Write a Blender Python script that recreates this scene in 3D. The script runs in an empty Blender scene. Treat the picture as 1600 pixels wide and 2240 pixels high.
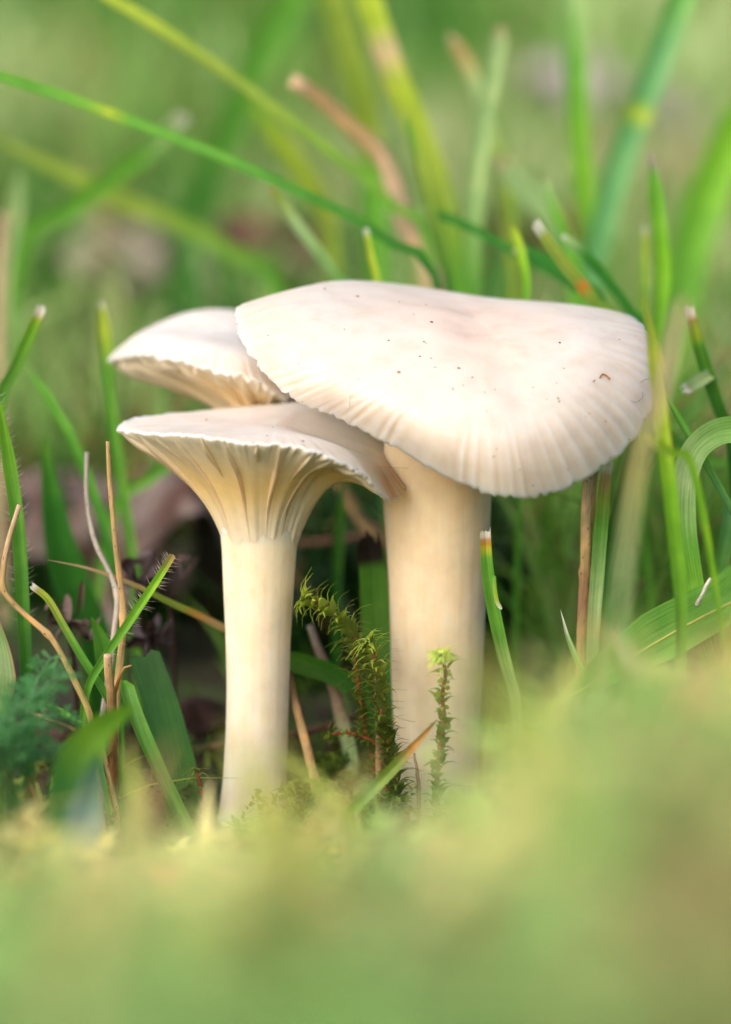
import bpy, math, random, zlib
import numpy as np
from mathutils import Vector, Matrix

# ------------------------------------------------------------------ camera, light, exposure
# all builder coordinates are millimetres (x right, y away from the camera, z up); meshes are written in metres
MM = 0.001
PITCH = math.radians(10.0)
DF = 320.0                       # focus distance
FRAME = 86.0                     # width of the frame at the focus distance
CAM = np.array([0.0, -DF * math.cos(PITCH), 91.6])
sc = bpy.context.scene
cd = bpy.data.cameras.new("camera"); cam = bpy.data.objects.new("camera", cd)
sc.collection.objects.link(cam); sc.camera = cam
cam.location = Vector(CAM * MM); cam.rotation_euler = (math.pi / 2 - PITCH, 0, 0)
cd.sensor_fit = 'HORIZONTAL'; cd.sensor_width = 24.0; cd.lens = 24.0 * DF / FRAME
cd.clip_start = 0.005; cd.clip_end = 500.0
cd.dof.use_dof = True; cd.dof.focus_distance = 0.314; cd.dof.aperture_fstop = 9.5; cd.dof.aperture_blades = 0

SUN_EL, SUN_AZ = math.radians(36), math.radians(-40)     # azimuth measured from straight behind the camera
world = bpy.data.worlds.new("World"); sc.world = world; world.use_nodes = True
wn = world.node_tree.nodes; wl = world.node_tree.links
bg = wn['Background']; sky = wn.new('ShaderNodeTexSky'); sky.sky_type = 'NISHITA'
sky.sun_disc = False; sky.sun_elevation = SUN_EL; sky.air_density = 0.8; sky.dust_density = 6.0; sky.ozone_density = 0.6
wl.new(sky.outputs[0], bg.inputs[0]); bg.inputs[1].default_value = 0.11
sd = Vector((math.sin(SUN_AZ) * math.cos(SUN_EL), -math.cos(SUN_AZ) * math.cos(SUN_EL), math.sin(SUN_EL)))
sky.sun_rotation = math.atan2(sd.x, sd.y)
sl = bpy.data.lights.new("sun", 'SUN'); sl.energy = 1.3; sl.angle = math.radians(120); sl.color = (1.0, 0.98, 0.95)
sun = bpy.data.objects.new("sun", sl); sc.collection.objects.link(sun)
sun.rotation_euler = sd.to_track_quat('Z', 'Y').to_euler(); sun.location = (0, 0, 2)
vs = sc.view_settings
vs.view_transform = 'Standard'; vs.look = 'None'; vs.gamma = 1.0; vs.use_curve_mapping = False; vs.exposure = 0.79
sc.cycles.use_denoising = True
sc.cycles.max_bounces = 10; sc.cycles.transmission_bounces = 6; sc.cycles.diffuse_bounces = 5

rng = np.random.default_rng(7); random.seed(7)

# ------------------------------------------------------------------ helpers
FWD = np.array([0, math.cos(PITCH), -math.sin(PITCH)]); UP = np.array([0, math.sin(PITCH), math.cos(PITCH)]); RT = np.array([1.0, 0, 0])
def P(px, py, d):
    k = FRAME / 1600.0 * d / DF
    return CAM + RT * ((px - 800) * k) + UP * ((1120 - py) * k) + FWD * d
def project(v):
    r = v - CAM; d = r @ FWD
    k = FRAME / 1600.0 * d / DF
    return np.stack([800 + (r @ RT) / k, 1120 - (r @ UP) / k, d], -1)
def lin(c):
    c = np.asarray(c, float) / 255.0
    return np.where(c <= 0.04045, c / 12.92, ((c + 0.055) / 1.055) ** 2.4)
def sstep(a, b, x):
    t = np.clip((x - a) / (b - a), 0, 1); return t * t * (3 - 2 * t)
def vnoise(x, y, seed=0):
    # smooth value noise
    x = np.asarray(x, float); y = np.asarray(y, float)
    xi = np.floor(x).astype(int); yi = np.floor(y).astype(int); fx = x - xi; fy = y - yi
    def h(i, j):
        n = (i * 374761393 + j * 668265263 + seed * 1442695041) & 0x7fffffff
        n = ((n ^ (n >> 13)) * 1274126177) & 0x7fffffff
        return ((n ^ (n >> 16)) & 0xffff) / 65535.0
    fx = fx * fx * (3 - 2 * fx); fy = fy * fy * (3 - 2 * fy)
    return (h(xi, yi) * (1 - fx) + h(xi + 1, yi) * fx) * (1 - fy) + (h(xi, yi + 1) * (1 - fx) + h(xi + 1, yi + 1) * fx) * fy
def gz(x, y):
    """height of the ground in mm"""
    x = np.asarray(x, float); y = np.asarray(y, float)
    bank = 0.33 * np.clip(-y - 42, 0, None)
    bank = 62 * np.tanh(bank / 62)
    rmound = 12 * sstep(0, 22, x) * sstep(-34, -85, y)
    back = 0.06 * np.clip(y - 140, 0, 5000)
    und = 3.0 * (vnoise(x / 23, y / 23, 3) - 0.5) + 9 * (vnoise(x / 140, y / 140, 5) - 0.5) * sstep(60, 300, np.abs(y))
    return bank + rmound + back + und - 1.0
def catmull(pts, n, closed=False):
    pts = np.asarray(pts, float); m = len(pts)
    if closed: ext = np.vstack([pts[-1:], pts, pts[:2]]); segs = m
    else: ext = np.vstack([2 * pts[0] - pts[1], pts, 2 * pts[-1] - pts[-2]]); segs = m - 1
    u = np.linspace(0, segs, n, endpoint=not closed); i = np.minimum(u.astype(int), segs - 1); t = (u - i)[:, None]
    p0, p1, p2, p3 = ext[i], ext[i + 1], ext[i + 2], ext[i + 3]
    return 0.5 * (2 * p1 + (p2 - p0) * t + (2 * p0 - 5 * p1 + 4 * p2 - p3) * t * t + (3 * p1 - p0 - 3 * p2 + p3) * t ** 3)
def resample(path, n):
    d = np.r_[0, np.cumsum(np.linalg.norm(np.diff(path, axis=0), axis=1))]
    u = np.linspace(0, d[-1], n)
    return np.stack([np.interp(u, d, path[:, k]) for k in range(3)], -1), d[-1]
def unit(v):
    return v / (np.linalg.norm(v, axis=-1, keepdims=True) + 1e-12)

COL = sc.collection
def mk(name, V, faces, mat, parent=None, origin=None, col=None, uv=None, smooth=True, solid=False):
    """one mesh object; V in mm (world), faces (n,3) or (n,4) int array or list of both"""
    V = np.asarray(V, float); fl = faces if isinstance(faces, list) else [faces]
    fl = [np.asarray(f, np.int32) for f in fl if len(f)]
    if solid:                                    # closed bodies: make the faces look outward
        c0 = V.mean(0); vol = 0.0
        for f in fl:
            for k in range(1, f.shape[1] - 1): vol += np.einsum('ij,ij->', V[f[:, 0]] - c0, np.cross(V[f[:, k]] - c0, V[f[:, k + 1]] - c0))
        if vol < 0: fl = [f[:, ::-1] for f in fl]
    o0 = np.zeros(3) if origin is None else np.asarray(origin, float)
    me = bpy.data.meshes.new(name)
    me.vertices.add(len(V)); me.vertices.foreach_set('co', ((V - o0) * MM).astype(np.float32).ravel())
    loops = np.concatenate([f.ravel() for f in fl]); sizes = np.concatenate([np.full(len(f), f.shape[1]) for f in fl])
    me.loops.add(len(loops)); me.loops.foreach_set('vertex_index', loops.astype(np.int32))
    me.polygons.add(len(sizes)); st = np.r_[0, np.cumsum(sizes)[:-1]]
    me.polygons.foreach_set('loop_start', st.astype(np.int32)); me.polygons.foreach_set('loop_total', sizes.astype(np.int32))
    if smooth: me.polygons.foreach_set('use_smooth', np.ones(len(sizes), bool))
    if col is not None:
        a = me.color_attributes.new('col', 'FLOAT_COLOR', 'POINT')
        c = np.ones((len(V), 4), np.float32); c[:, :3] = col; a.data.foreach_set('color', c.ravel())
    if uv is not None:
        l = me.uv_layers.new(name='uv'); l.data.foreach_set('uv', np.asarray(uv, np.float32)[loops].ravel())
    me.update(calc_edges=True); me.validate()
    me.materials.append(mat)
    o = bpy.data.objects.new(name, me); COL.objects.link(o)
    if parent is not None: o.parent = parent
    elif origin is not None: o.location = Vector(o0 * MM)
    return o
def tag(o, label=None, cat=None, group=None, kind=None):
    if label: o['label'] = label
    if cat: o['category'] = cat
    if group: o['group'] = group
    if kind: o['kind'] = kind
    return o
def empty(name, loc):
    o = bpy.data.objects.new(name, None); COL.objects.link(o); o.location = Vector(np.asarray(loc, float) * MM)
    o.empty_display_size = 0.005
    return o
def gridfaces(nr, nc, closed=False):
    i = np.arange(nr - 1)[:, None]; j = np.arange(nc if closed else nc - 1)[None, :]; j2 = (j + 1) % nc
    return np.stack([i * nc + j, i * nc + j2, (i + 1) * nc + j2, (i + 1) * nc + j], -1).reshape(-1, 4)

# ------------------------------------------------------------------ materials
def new_mat(name):
    m = bpy.data.materials.new(name); m.use_nodes = True
    nt = m.node_tree; return m, nt, nt.nodes, nt.links, nt.nodes['Principled BSDF']
def noise(nt, vec, scale, detail=3.0, rough=0.55):
    n = nt.nodes.new('ShaderNodeTexNoise'); n.inputs['Scale'].default_value = scale
    n.inputs['Detail'].default_value = detail; n.inputs['Roughness'].default_value = rough
    nt.links.new(vec, n.inputs['Vector']); return n.outputs['Fac']
def ramp(nt, fac, stops):
    r = nt.nodes.new('ShaderNodeValToRGB'); e = r.color_ramp.elements
    e[0].position, e[0].color = stops[0][0], (*stops[0][1], 1); e[1].position, e[1].color = stops[-1][0], (*stops[-1][1], 1)
    for p, c in stops[1:-1]:
        x = e.new(p); x.color = (*c, 1)
    nt.links.new(fac, r.inputs[0]); return r.outputs[0]
def mixc(nt, fac, a, b, mode='MIX'):
    n = nt.nodes.new('ShaderNodeMix'); n.data_type = 'RGBA'; n.blend_type = mode
    for sock, v in ((n.inputs[0], fac), (n.inputs[6], a), (n.inputs[7], b)):
        if isinstance(v, bpy.types.NodeSocket): nt.links.new(v, sock)
        elif isinstance(v, (int, float)): sock.default_value = v
        else: sock.default_value = (*v, 1)
    return n.outputs[2]
def bump(nt, h, dist, strength=1.0):
    b = nt.nodes.new('ShaderNodeBump'); b.inputs['Distance'].default_value = dist; b.inputs['Strength'].default_value = strength
    nt.links.new(h, b.inputs['Height']); return b.outputs[0]
def attr(nt, name='col'):
    a = nt.nodes.new('ShaderNodeAttribute'); a.attribute_name = name; return a.outputs['Color']
def coords(nt, which='Object', scale=None):
    t = nt.nodes.new('ShaderNodeTexCoord').outputs[which]
    if scale is None: return t
    m = nt.nodes.new('ShaderNodeMapping'); m.inputs['Scale'].default_value = scale; nt.links.new(t, m.inputs[0]); return m.outputs[0]

def flesh(name, rough, radius, scale, fibre=None, sss=1.0):
    m, nt, N, L, b = new_mat(name)
    c = attr(nt); co = coords(nt)
    n1 = noise(nt, co, 260, 4)
    c2 = mixc(nt, 1.0, c, ramp(nt, n1, [(0.3, (0.91, 0.875, 0.84)), (0.5, (1, 0.99, 0.98)), (0.7, (1.05, 1.05, 1.05))]), 'MULTIPLY')
    if fibre:
        f = noise(nt, coords(nt, 'Object', (3600, 3600, 210)), 1.0, 5, 0.7)
        c2 = mixc(nt, 1.0, c2, ramp(nt, f, [(0.33, (0.98, 0.97, 0.95)), (0.5, (0.995, 0.99, 0.985)), (0.72, (1.02, 1.025, 1.03))]), 'MULTIPLY')
        g_ = noise(nt, coords(nt, 'Object', (420, 420, 120)), 1.0, 4, 0.6)
        c2 = mixc(nt, 1.0, c2, ramp(nt, g_, [(0.32, (0.96, 0.92, 0.84)), (0.5, (1, 0.99, 0.975)), (0.7, (1.03, 1.045, 1.07))]), 'MULTIPLY')
        L.new(bump(nt, f, 0.0001, 0.35), b.inputs['Normal'])
    else:
        f = noise(nt, co, 2600, 3)
        L.new(bump(nt, f, 0.00006, 0.35), b.inputs['Normal'])
    L.new(c2, b.inputs['Base Color'])
    b.inputs['Roughness'].default_value = rough
    b.inputs['Subsurface Weight'].default_value = sss
    b.inputs['Subsurface Radius'].default_value = radius; b.inputs['Subsurface Scale'].default_value = scale
    b.inputs['IOR'].default_value = 1.38; b.inputs['Specular IOR Level'].default_value = 0.45
    return m
M_CAP = flesh('cap_flesh', 0.45, (1.0, 0.66, 0.42), 0.0040)
M_STEM = flesh('stem_flesh', 0.5, (1.0, 0.66, 0.40), 0.0034, fibre=True, sss=1.0)

def gill_mat(name, tr=0.5):
    m, nt, N, L, b = new_mat(name); c = attr(nt)
    n1 = noise(nt, coords(nt), 700, 4); c2 = mixc(nt, 1.0, c, ramp(nt, n1, [(0.3, (0.95, 0.94, 0.92)), (0.7, (1.04, 1.03, 1.03))]), 'MULTIPLY')
    L.new(c2, b.inputs['Base Color']); b.inputs['Roughness'].default_value = 0.5; b.inputs['Specular IOR Level'].default_value = 0.35
    t = N.new('ShaderNodeBsdfTranslucent'); L.new(c2, t.inputs[0]); mx = N.new('ShaderNodeMixShader'); mx.inputs[0].default_value = tr
    L.new(b.outputs[0], mx.inputs[1]); L.new(t.outputs[0], mx.inputs[2]); L.new(mx.outputs[0], N['Material Output'].inputs[0])
    return m
def leaf_mat(name, trans=0.38, rough=0.42, vein=1.0, spots=0.0):
    m, nt, N, L, b = new_mat(name)
    c = attr(nt); uv = coords(nt, 'UV'); sep = N.new('ShaderNodeSeparateXYZ'); L.new(uv, sep.inputs[0])
    # parallel veins run along the blade: u is across, in mm
    mp = N.new('ShaderNodeMapping'); mp.inputs['Scale'].default_value = (5.0, 0.10, 1); L.new(uv, mp.inputs[0])
    v = noise(nt, mp.outputs[0], 1.0, 3, 0.6)
    big = noise(nt, coords(nt), 330, 3)
    c2 = mixc(nt, 0.8 * vein, c, ramp(nt, v, [(0.32, (0.60, 0.66, 0.55)), (0.5, (0.98, 0.98, 0.95)), (0.7, (1.35, 1.28, 1.32))]), 'MULTIPLY')
    c2 = mixc(nt, 1.0, c2, ramp(nt, big, [(0.3, (0.78, 0.84, 0.74)), (0.55, (1.0, 1.0, 1.0)), (0.75, (1.3, 1.12, 0.95))]), 'MULTIPLY')
    if spots:
        vo = N.new('ShaderNodeTexVoronoi'); vo.inputs['Scale'].default_value = 1.0
        mp2 = N.new('ShaderNodeMapping'); mp2.inputs['Scale'].default_value = (2.2, 0.9, 1); L.new(uv, mp2.inputs[0]); L.new(mp2.outputs[0], vo.inputs['Vector'])
        s = ramp(nt, vo.outputs['Distance'], [(0.10, (1, 1, 1)), (0.17, (0, 0, 0))])
        c2 = mixc(nt, s, c2, (0.035, 0.022, 0.015))
    L.new(c2, b.inputs['Base Color']); b.inputs['Roughness'].default_value = rough; b.inputs['Specular IOR Level'].default_value = 0.4
    L.new(bump(nt, v, 0.00012, 0.7), b.inputs['Normal'])
    if trans:
        t = N.new('ShaderNodeBsdfTranslucent'); tc = mixc(nt, 1.0, c2, (1.10, 1.10, 0.80), 'MULTIPLY'); L.new(tc, t.inputs[0])
        mx = N.new('ShaderNodeMixShader'); mx.inputs[0].default_value = trans
        L.new(b.outputs[0], mx.inputs[1]); L.new(t.outputs[0], mx.inputs[2]); L.new(mx.outputs[0], N['Material Output'].inputs[0])
    return m
M_GILL = gill_mat('gill_flesh', 0.4); M_CORE = gill_mat('cap_underside', 0.12)
M_BLADE = leaf_mat('grass_blade', 0.40, 0.40)
M_STRAW = leaf_mat('dry_straw', 0.12, 0.6, 1.0, spots=1.0)
M_PLAIN = leaf_mat('dry_plain', 0.18, 0.65, 0.8)
M_FIELD = leaf_mat('lawn_grass', 0.42, 0.45, 0.3)
M_MOSS = leaf_mat('moss_leaf', 0.52, 0.5, 0.25)
M_HAIR = leaf_mat('plant_hair', 0.5, 0.4, 0.0)
def plain_mat(name, stops, scale, rough=0.8, bd=0.0):
    m, nt, N, L, b = new_mat(name); co = coords(nt)
    n = noise(nt, co, scale, 5, 0.65); L.new(ramp(nt, n, stops), b.inputs['Base Color']); b.inputs['Roughness'].default_value = rough
    if bd: L.new(bump(nt, n, bd), b.inputs['Normal'])
    return m
M_SPECK = plain_mat('soil_speck', [(0.3, (0.05, 0.02, 0.012)), (0.7, (0.16, 0.06, 0.025))], 4000)
M_RUST = plain_mat('rust_speck', [(0.3, (0.22, 0.08, 0.02)), (0.7, (0.38, 0.17, 0.06))], 3000)
M_FIBRE = plain_mat('white_fibre', [(0.3, (0.8, 0.8, 0.8)), (0.7, (0.9, 0.9, 0.9))], 3000, 0.5)

# ground: dark crumbly soil with green moss film, turning to a lawn colour far off
m, nt, N, L, b = new_mat('soil')
co = coords(nt); n1 = noise(nt, co, 55, 6, 0.65); n2 = noise(nt, co, 420, 5, 0.7); n3 = noise(nt, co, 9, 4, 0.6)
soil = ramp(nt, n2, [(0.3, (0.010, 0.007, 0.005)), (0.55, (0.030, 0.020, 0.013)), (0.8, (0.075, 0.052, 0.034))])
mossy = ramp(nt, n2, [(0.3, (0.016, 0.030, 0.006)), (0.75, (0.075, 0.12, 0.025))])
mask = ramp(nt, n1, [(0.42, (0, 0, 0)), (0.58, (1, 1, 1))])
c = mixc(nt, mask, soil, mossy)
sp = N.new('ShaderNodeSeparateXYZ'); L.new(co, sp.inputs[0])
mr = N.new('ShaderNodeMapRange'); mr.inputs[1].default_value = 0.5; mr.inputs[2].default_value = 3.0; L.new(sp.outputs[1], mr.inputs[0])
lawn = ramp(nt, n3, [(0.3, (0.045, 0.10, 0.018)), (0.7, (0.12, 0.20, 0.05))])
c = mixc(nt, mr.outputs[0], c, lawn)
L.new(c, b.inputs['Base Color']); b.inputs['Roughness'].default_value = 0.9; L.new(bump(nt, n2, 0.0012), b.inputs['Normal'])
M_SOIL = m

# ------------------------------------------------------------------ ground
def axis(n, near, far, k):
    u = np.linspace(-1, 1, n); return np.sinh(u * k) / np.sinh(k) * far
gx = axis(201, 0, 60000, 9.0); gy = axis(241, 0, 60000, 9.0)
X, Y = np.meshgrid(gx, gy); Z = gz(X, Y)
gnd = mk('ground', np.stack([X, Y, Z], -1).reshape(-1, 3), gridfaces(len(gy), len(gx)), M_SOIL)
tag(gnd, kind='structure')

# ------------------------------------------------------------------ mushrooms
def cap_surface(rings, nth, nt_):
    """rings: [(t, (n,3) control points)], first ring t=0 all equal; returns (nt_, nth, 3)"""
    ts = np.array([r[0] for r in rings]); C = np.stack([catmull(r[1], nth, True) for r in rings])
    tt = np.linspace(0, 1, nt_) ** 0.9; out = np.zeros((nt_, nth, 3))
    # centred finite difference slopes, mirrored through the centre
    K = len(ts); S = np.zeros_like(C)
    for k in range(K):
        if k == 0:
            opp = np.roll(C[1], nth // 2, axis=0); S[0] = (C[1] - opp) / (2 * (ts[1] - ts[0]))
        elif k == K - 1: S[k] = (C[k] - C[k - 1]) / (ts[k] - ts[k - 1]) * 1.1 - 0.1 * S[k - 1]
        else:
            h0 = ts[k] - ts[k - 1]; h1 = ts[k + 1] - ts[k]
            S[k] = ((C[k] - C[k - 1]) / h0 * h1 + (C[k + 1] - C[k]) / h1 * h0) / (h0 + h1)
    for a, t in enumerate(tt):
        k = min(max(np.searchsorted(ts, t, 'right') - 1, 0), K - 2); h = ts[k + 1] - ts[k]; u = (t - ts[k]) / h
        out[a] = ((2 * u ** 3 - 3 * u * u + 1) * C[k] + (u ** 3 - 2 * u * u + u) * h * S[k]
                  + (-2 * u ** 3 + 3 * u * u) * C[k + 1] + (u ** 3 - u * u) * h * S[k + 1])
    return out, tt
def grid_normals(G):
    du = np.gradient(G, axis=0); dv = (np.roll(G, -1, 1) - np.roll(G, 1, 1))
    n = np.cross(dv, du); n = unit(n)
    return n

def mushroom(label, rings_px, center, profile, stem_d, join, n_gill, dmax, stri, seed, capcol, gillcol, stemcol, specks, scallop, cvec=(0.92, 0.50), pink=None, short=True, rowlean=0.0095, rim_in=0.0, shade_stain=None):
    r = np.random.default_rng(seed)
    n = len(rings_px[0][1])
    rings = [(0.0, np.repeat(P(*center)[None], n, 0))] + [(t, np.array([P(*q) for q in pts])) for t, pts in rings_px]
    NT, NTH = 64, 480
    G, tt = cap_surface(rings, NTH, NT)
    th = np.linspace(0, 2 * np.pi, NTH, endpoint=False)
    Nn = grid_normals(G)
    if (Nn[5:, :, 2]).mean() < 0: Nn = -Nn
    Nn[:4] = unit(Nn[4].mean(0))
    # radial striation, stronger towards the margin, uneven between gills
    ph = np.cumsum(0.5 + 1.0 * vnoise(th * 9, th * 0 + seed, 2)); ph = ph / ph[-1] * 2 * np.pi * stri
    wav = np.cos(ph) * (0.05 + 1.5 * vnoise(th * 7, th * 0, seed) ** 1.5) + 0.5 * np.cos(2.03 * ph + 1.0) * vnoise(th * 8, th * 0 + 3, seed)
    amp = 0.06 * sstep(0.45, 0.98, tt)
    G = G + Nn * (wav[None, :, None] * amp[:, None, None])
    lump = 0.28 * (vnoise(np.cos(th)[None] * tt[:, None] * 2.2 + 7, np.sin(th)[None] * tt[:, None] * 2.2 + 3, seed) - 0.5)
    G = G + Nn * (lump * sstep(0.02, 0.2, tt)[:, None])[..., None]
    # even out the pole
    m6 = G[7].mean(0); wv = sstep(0.0, 1.0, np.arange(7) / 7)[:, None, None]; flat_ = m6 + (G[7] - m6)[None] * (tt[:7] / tt[7])[:, None, None]
    G[:7] = flat_
    # ragged margin
    rag = 0.30 * (vnoise(th * 40, th * 0, seed + 5) - 0.5) + 0.45 * (vnoise(th * 11, th * 0, seed + 15) - 0.5) - 0.5 * np.clip(vnoise(th * 30, th * 0 + 2, seed + 16) - 0.82, 0, 1) * 4 + 0.10 * (vnoise(th * 95, th * 0, seed + 6) - 0.5)
    sc_ = np.interp(th / (2 * np.pi) * n, np.arange(n + 1), np.r_[scallop, scallop[0]])
    outd = unit(G[-1] - G[-4]); outd[:, 2] -= 0.4; outd = unit(outd)
    e = sstep(0.86, 1.0, tt)
    G = G + e[:, None, None] * outd[None] * (rag + sc_ * 0.42 * np.abs(np.sin(ph * 0.5)) - sc_ * 0.15)[None, :, None]
    R = G[-1]
    # stem
    py, xl, xr = [np.array(a, float) for a in zip(*profile)]
    ys = np.linspace(py[0], py[-1], 70)
    L_ = np.stack([np.interp(ys, py, xl), np.interp(ys, py, xr)], -1)
    for _ in range(3): L_[1:-1] = 0.25 * L_[:-2] + 0.5 * L_[1:-1] + 0.25 * L_[2:]
    ax, rad = [], []
    for yy, (a, bb) in zip(ys, L_):
        d = stem_d + (yy - py[0]) * rowlean
        ax.append(P((a + bb) / 2, yy, d)); rad.append((bb - a) / 2 * FRAME / 1600 * d / DF)
    ax = np.array(ax); rad = np.array(rad)
    ns = 72; fi = np.linspace(0, 2 * np.pi, ns, endpoint=False)
    sv = np.zeros((len(ax), ns, 3))
    fl = 1 + 0.018 * np.sin(fi * 3 + seed)[None] + 0.03 * (vnoise(np.cos(fi)[None] * 1.5 + 5, np.sin(fi)[None] * 1.5 + ax[:, 2:3] / 9, seed) - 0.5) + 0.006 * np.sin(fi * 23 + seed)[None]
    sv[..., 0] = ax[:, None, 0] + rad[:, None] * np.cos(fi) * fl; sv[..., 1] = ax[:, None, 1] + rad[:, None] * np.sin(fi) * fl; sv[..., 2] = ax[:, None, 2]
    base = np.array([ax[-1, 0], ax[-1, 1], float(gz(ax[-1, 0], ax[-1, 1]))])
    root = empty('mushroom', base); tag(root, label, 'mushroom', 'mushrooms growing in one cluster')
    vv = sv.reshape(-1, 3); top = ax[0] + np.array([0, 0, 0.2])
    vv = np.vstack([vv, top, ax[-1]]); k = len(ax) * ns
    tris = np.array([[k, (j + 1) % ns, j] for j in range(ns)] + [[k + 1, (len(ax) - 1) * ns + j, (len(ax) - 1) * ns + (j + 1) % ns] for j in range(ns)])
    hh = (vv[:, 2] - ax[-1, 2]) / (ax[0, 2] - ax[-1, 2])
    scol = np.array(stemcol[0])[None] * (1 - hh[:, None]) + np.array(stemcol[1])[None] * hh[:, None]
    mk('stem', vv, [gridfaces(len(ax), ns, True), tris], M_STEM, root, base, col=scol, solid=True)
    # where the gill core meets the stem
    jd = stem_d + (join - py[0]) * rowlean; jl, jr = np.interp(join, ys, L_[:, 0]), np.interp(join, ys, L_[:, 1])
    J = P((jl + jr) / 2, join, jd); jrad = (jr - jl) / 2 * FRAME / 1600 * jd / DF * 0.94
    kern = np.hanning(43); kern /= kern.sum(); half = len(kern) // 2
    Rs = np.stack([np.convolve(np.r_[R[-half:, k], R[:, k], R[:half, k]], kern, 'valid') for k in range(3)], -1)
    az = np.unwrap(np.arctan2(Rs[:, 1] - J[1], Rs[:, 0] - J[0]))
    # even out the azimuths
    B = np.stack([J[0] + jrad * np.cos(az), J[1] + jrad * np.sin(az), np.full(NTH, J[2])], -1)
    B[:, 2] += 1.6 * (vnoise(th * 6, th * 0, seed + 9) - 0.5)
    n_end = Nn[-1]
    Rc = R - n_end * 0.45; Rcs = Rs - unit(np.stack([np.convolve(np.r_[n_end[-half:, k], n_end[:, k], n_end[:half, k]], kern, 'valid') for k in range(3)], -1)) * 0.45
    h = (B - Rcs).copy(); hv = h.copy(); hv[:, :2] = 0; h[:, 2] = 0
    cv_ = np.array(cvec, float)
    if cv_.ndim == 1: cv_ = np.tile(cv_, (n, 1))
    cvi = np.stack([np.interp(th / (2 * np.pi) * n, np.arange(n + 1), np.r_[cv_[:, k], cv_[0, k]]) for k in range(2)], -1)
    cvi = np.stack([np.convolve(np.r_[cvi[-half:, k], cvi[:, k], cvi[:half, k]], kern, 'valid') for k in range(2)], -1)
    Cc = Rcs + cvi[:, :1] * h + cvi[:, 1:] * hv
    ss = np.linspace(0, 1, 22)
    U = ((1 - ss) ** 2)[:, None, None] * Rcs + np.exp(-ss * 14)[:, None, None] * (Rc - Rcs) + (2 * ss * (1 - ss))[:, None, None] * Cc + (ss ** 2)[:, None, None] * B
    bead = 0.5 * (R + Rc) + outd * 0.12
    allr = np.concatenate([G[1:], bead[None], U], 0)
    V = np.vstack([G[0, :1], allr.reshape(-1, 3), (J - np.array([0, 0, 0.3]))[None]])
    nr = len(allr); f = gridfaces(nr, NTH, True) + 1
    tri = np.array([[0, 1 + (j + 1) % NTH, 1 + j] for j in range(NTH)] + [[len(V) - 1, 1 + (nr - 1) * NTH + j, 1 + (nr - 1) * NTH + (j + 1) % NTH] for j in range(NTH)])
    # colours: pale disc, pinkish middle, creamier towards the stem
    ct = np.array(capcol, float)
    cc = np.tile(ct[None, None], (nr, NTH, 1)); ttop = tt[1:]
    pinkc = np.array(pink if pink is not None else ct)
    wpk = sstep(0.62, 0.12, ttop)[:, None] * (0.75 + 0.5 * (vnoise(np.cos(th)[None] * ttop[:, None] * 4 + 9, np.sin(th)[None] * ttop[:, None] * 4, seed + 2) - 0.5))
    cc[:NT - 1] = cc[:NT - 1] * (1 - wpk[..., None]) + pinkc * wpk[..., None]
    streak = (0.5 - 0.5 * wav / 1.5)[None] * sstep(0.6, 0.92, ttop)[:, None] * sstep(1.02, 0.95, ttop)[:, None]
    cc[:NT - 1] *= 1 - streak[..., None] * np.array([0.03, 0.09, 0.20])
    gc = np.array(gillcol, float)
    if shade_stain:  # brown lobe: shade under the large cap put into the colour, with dried streaks
        (i0, i1), t0, sc3 = shade_stain; ti = th / (2 * np.pi) * n
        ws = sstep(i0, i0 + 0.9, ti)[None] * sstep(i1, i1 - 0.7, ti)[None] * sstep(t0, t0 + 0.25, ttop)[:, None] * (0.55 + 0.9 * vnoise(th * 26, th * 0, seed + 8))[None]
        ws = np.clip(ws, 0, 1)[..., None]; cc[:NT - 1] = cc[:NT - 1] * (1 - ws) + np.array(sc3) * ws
    su = ss[:, None, None]; amber = np.exp(-((su - 0.5) / 0.26) ** 2)
    tipc = np.array([0.88, 0.83, 0.70]); endc = np.array(stemcol[1])
    gcol = lambda q: (tipc * (1 - q) + endc * q) * (1 - np.exp(-((q - 0.42) / 0.30) ** 2)) + gc * np.exp(-((q - 0.42) / 0.30) ** 2)  # cream gills, with the amber of light scattered among them put into the colour
    cc[NT:] = gcol(su)
    cv = np.vstack([cc[0, :1], cc.reshape(-1, 3), gc[None]])
    cap = mk('cap', V, [f, tri], M_CAP, root, base, col=cv, solid=True)
    cap.data.materials.append(M_CORE); mi = np.zeros(len(cap.data.polygons), np.int32); mi[(NT - 1) * NTH:len(f)] = 1; mi[len(f) + NTH:] = 1
    cap.data.polygons.foreach_set('material_index', mi)
    # gills, one mesh each
    Tn = unit(np.roll(Rs, -3, 0) - np.roll(Rs, 3, 0))
    dU = np.gradient(U, axis=0); nd = unit(np.cross(np.broadcast_to(Tn, dU.shape), dU))
    sgn = np.where(nd[8, :, 2] > 0, -1.0, 1.0)
    # gills are spaced evenly along the margin
    seg = np.r_[0, np.cumsum(np.linalg.norm(np.roll(R, -1, 0) - R, axis=1))]; tot = seg[-1]
    ng = n_gill * (2 if short else 1)
    for g in range(ng):
        isshort = short and g % 2 == 1
        pos = ((g + 0.3 * (r.random() - 0.5)) / ng % 1) * tot; j = int(np.searchsorted(seg, pos) % NTH)
        s_end = (0.16 + 0.30 * r.random()) if isshort else 1.0
        m_ = 12 if isshort else 20
        s = np.linspace(0.0, s_end, m_); x = s / s_end
        Uc = np.stack([np.interp(s, ss, U[:, j, k]) for k in range(3)], -1)
        ndc = unit(np.stack([np.interp(s, ss, nd[:, j, k]) for k in range(3)], -1)) * sgn[j]
        dep = dmax * (0.8 * (0.6 + 0.8 * r.random()) if isshort else 0.55 + 0.4 * r.random()) * np.minimum(1, x * (4 if isshort else 9)) ** 0.7 * (1 - x) ** (0.9 if isshort else 1.1)
        dep = np.maximum(dep, 0.02)
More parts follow.
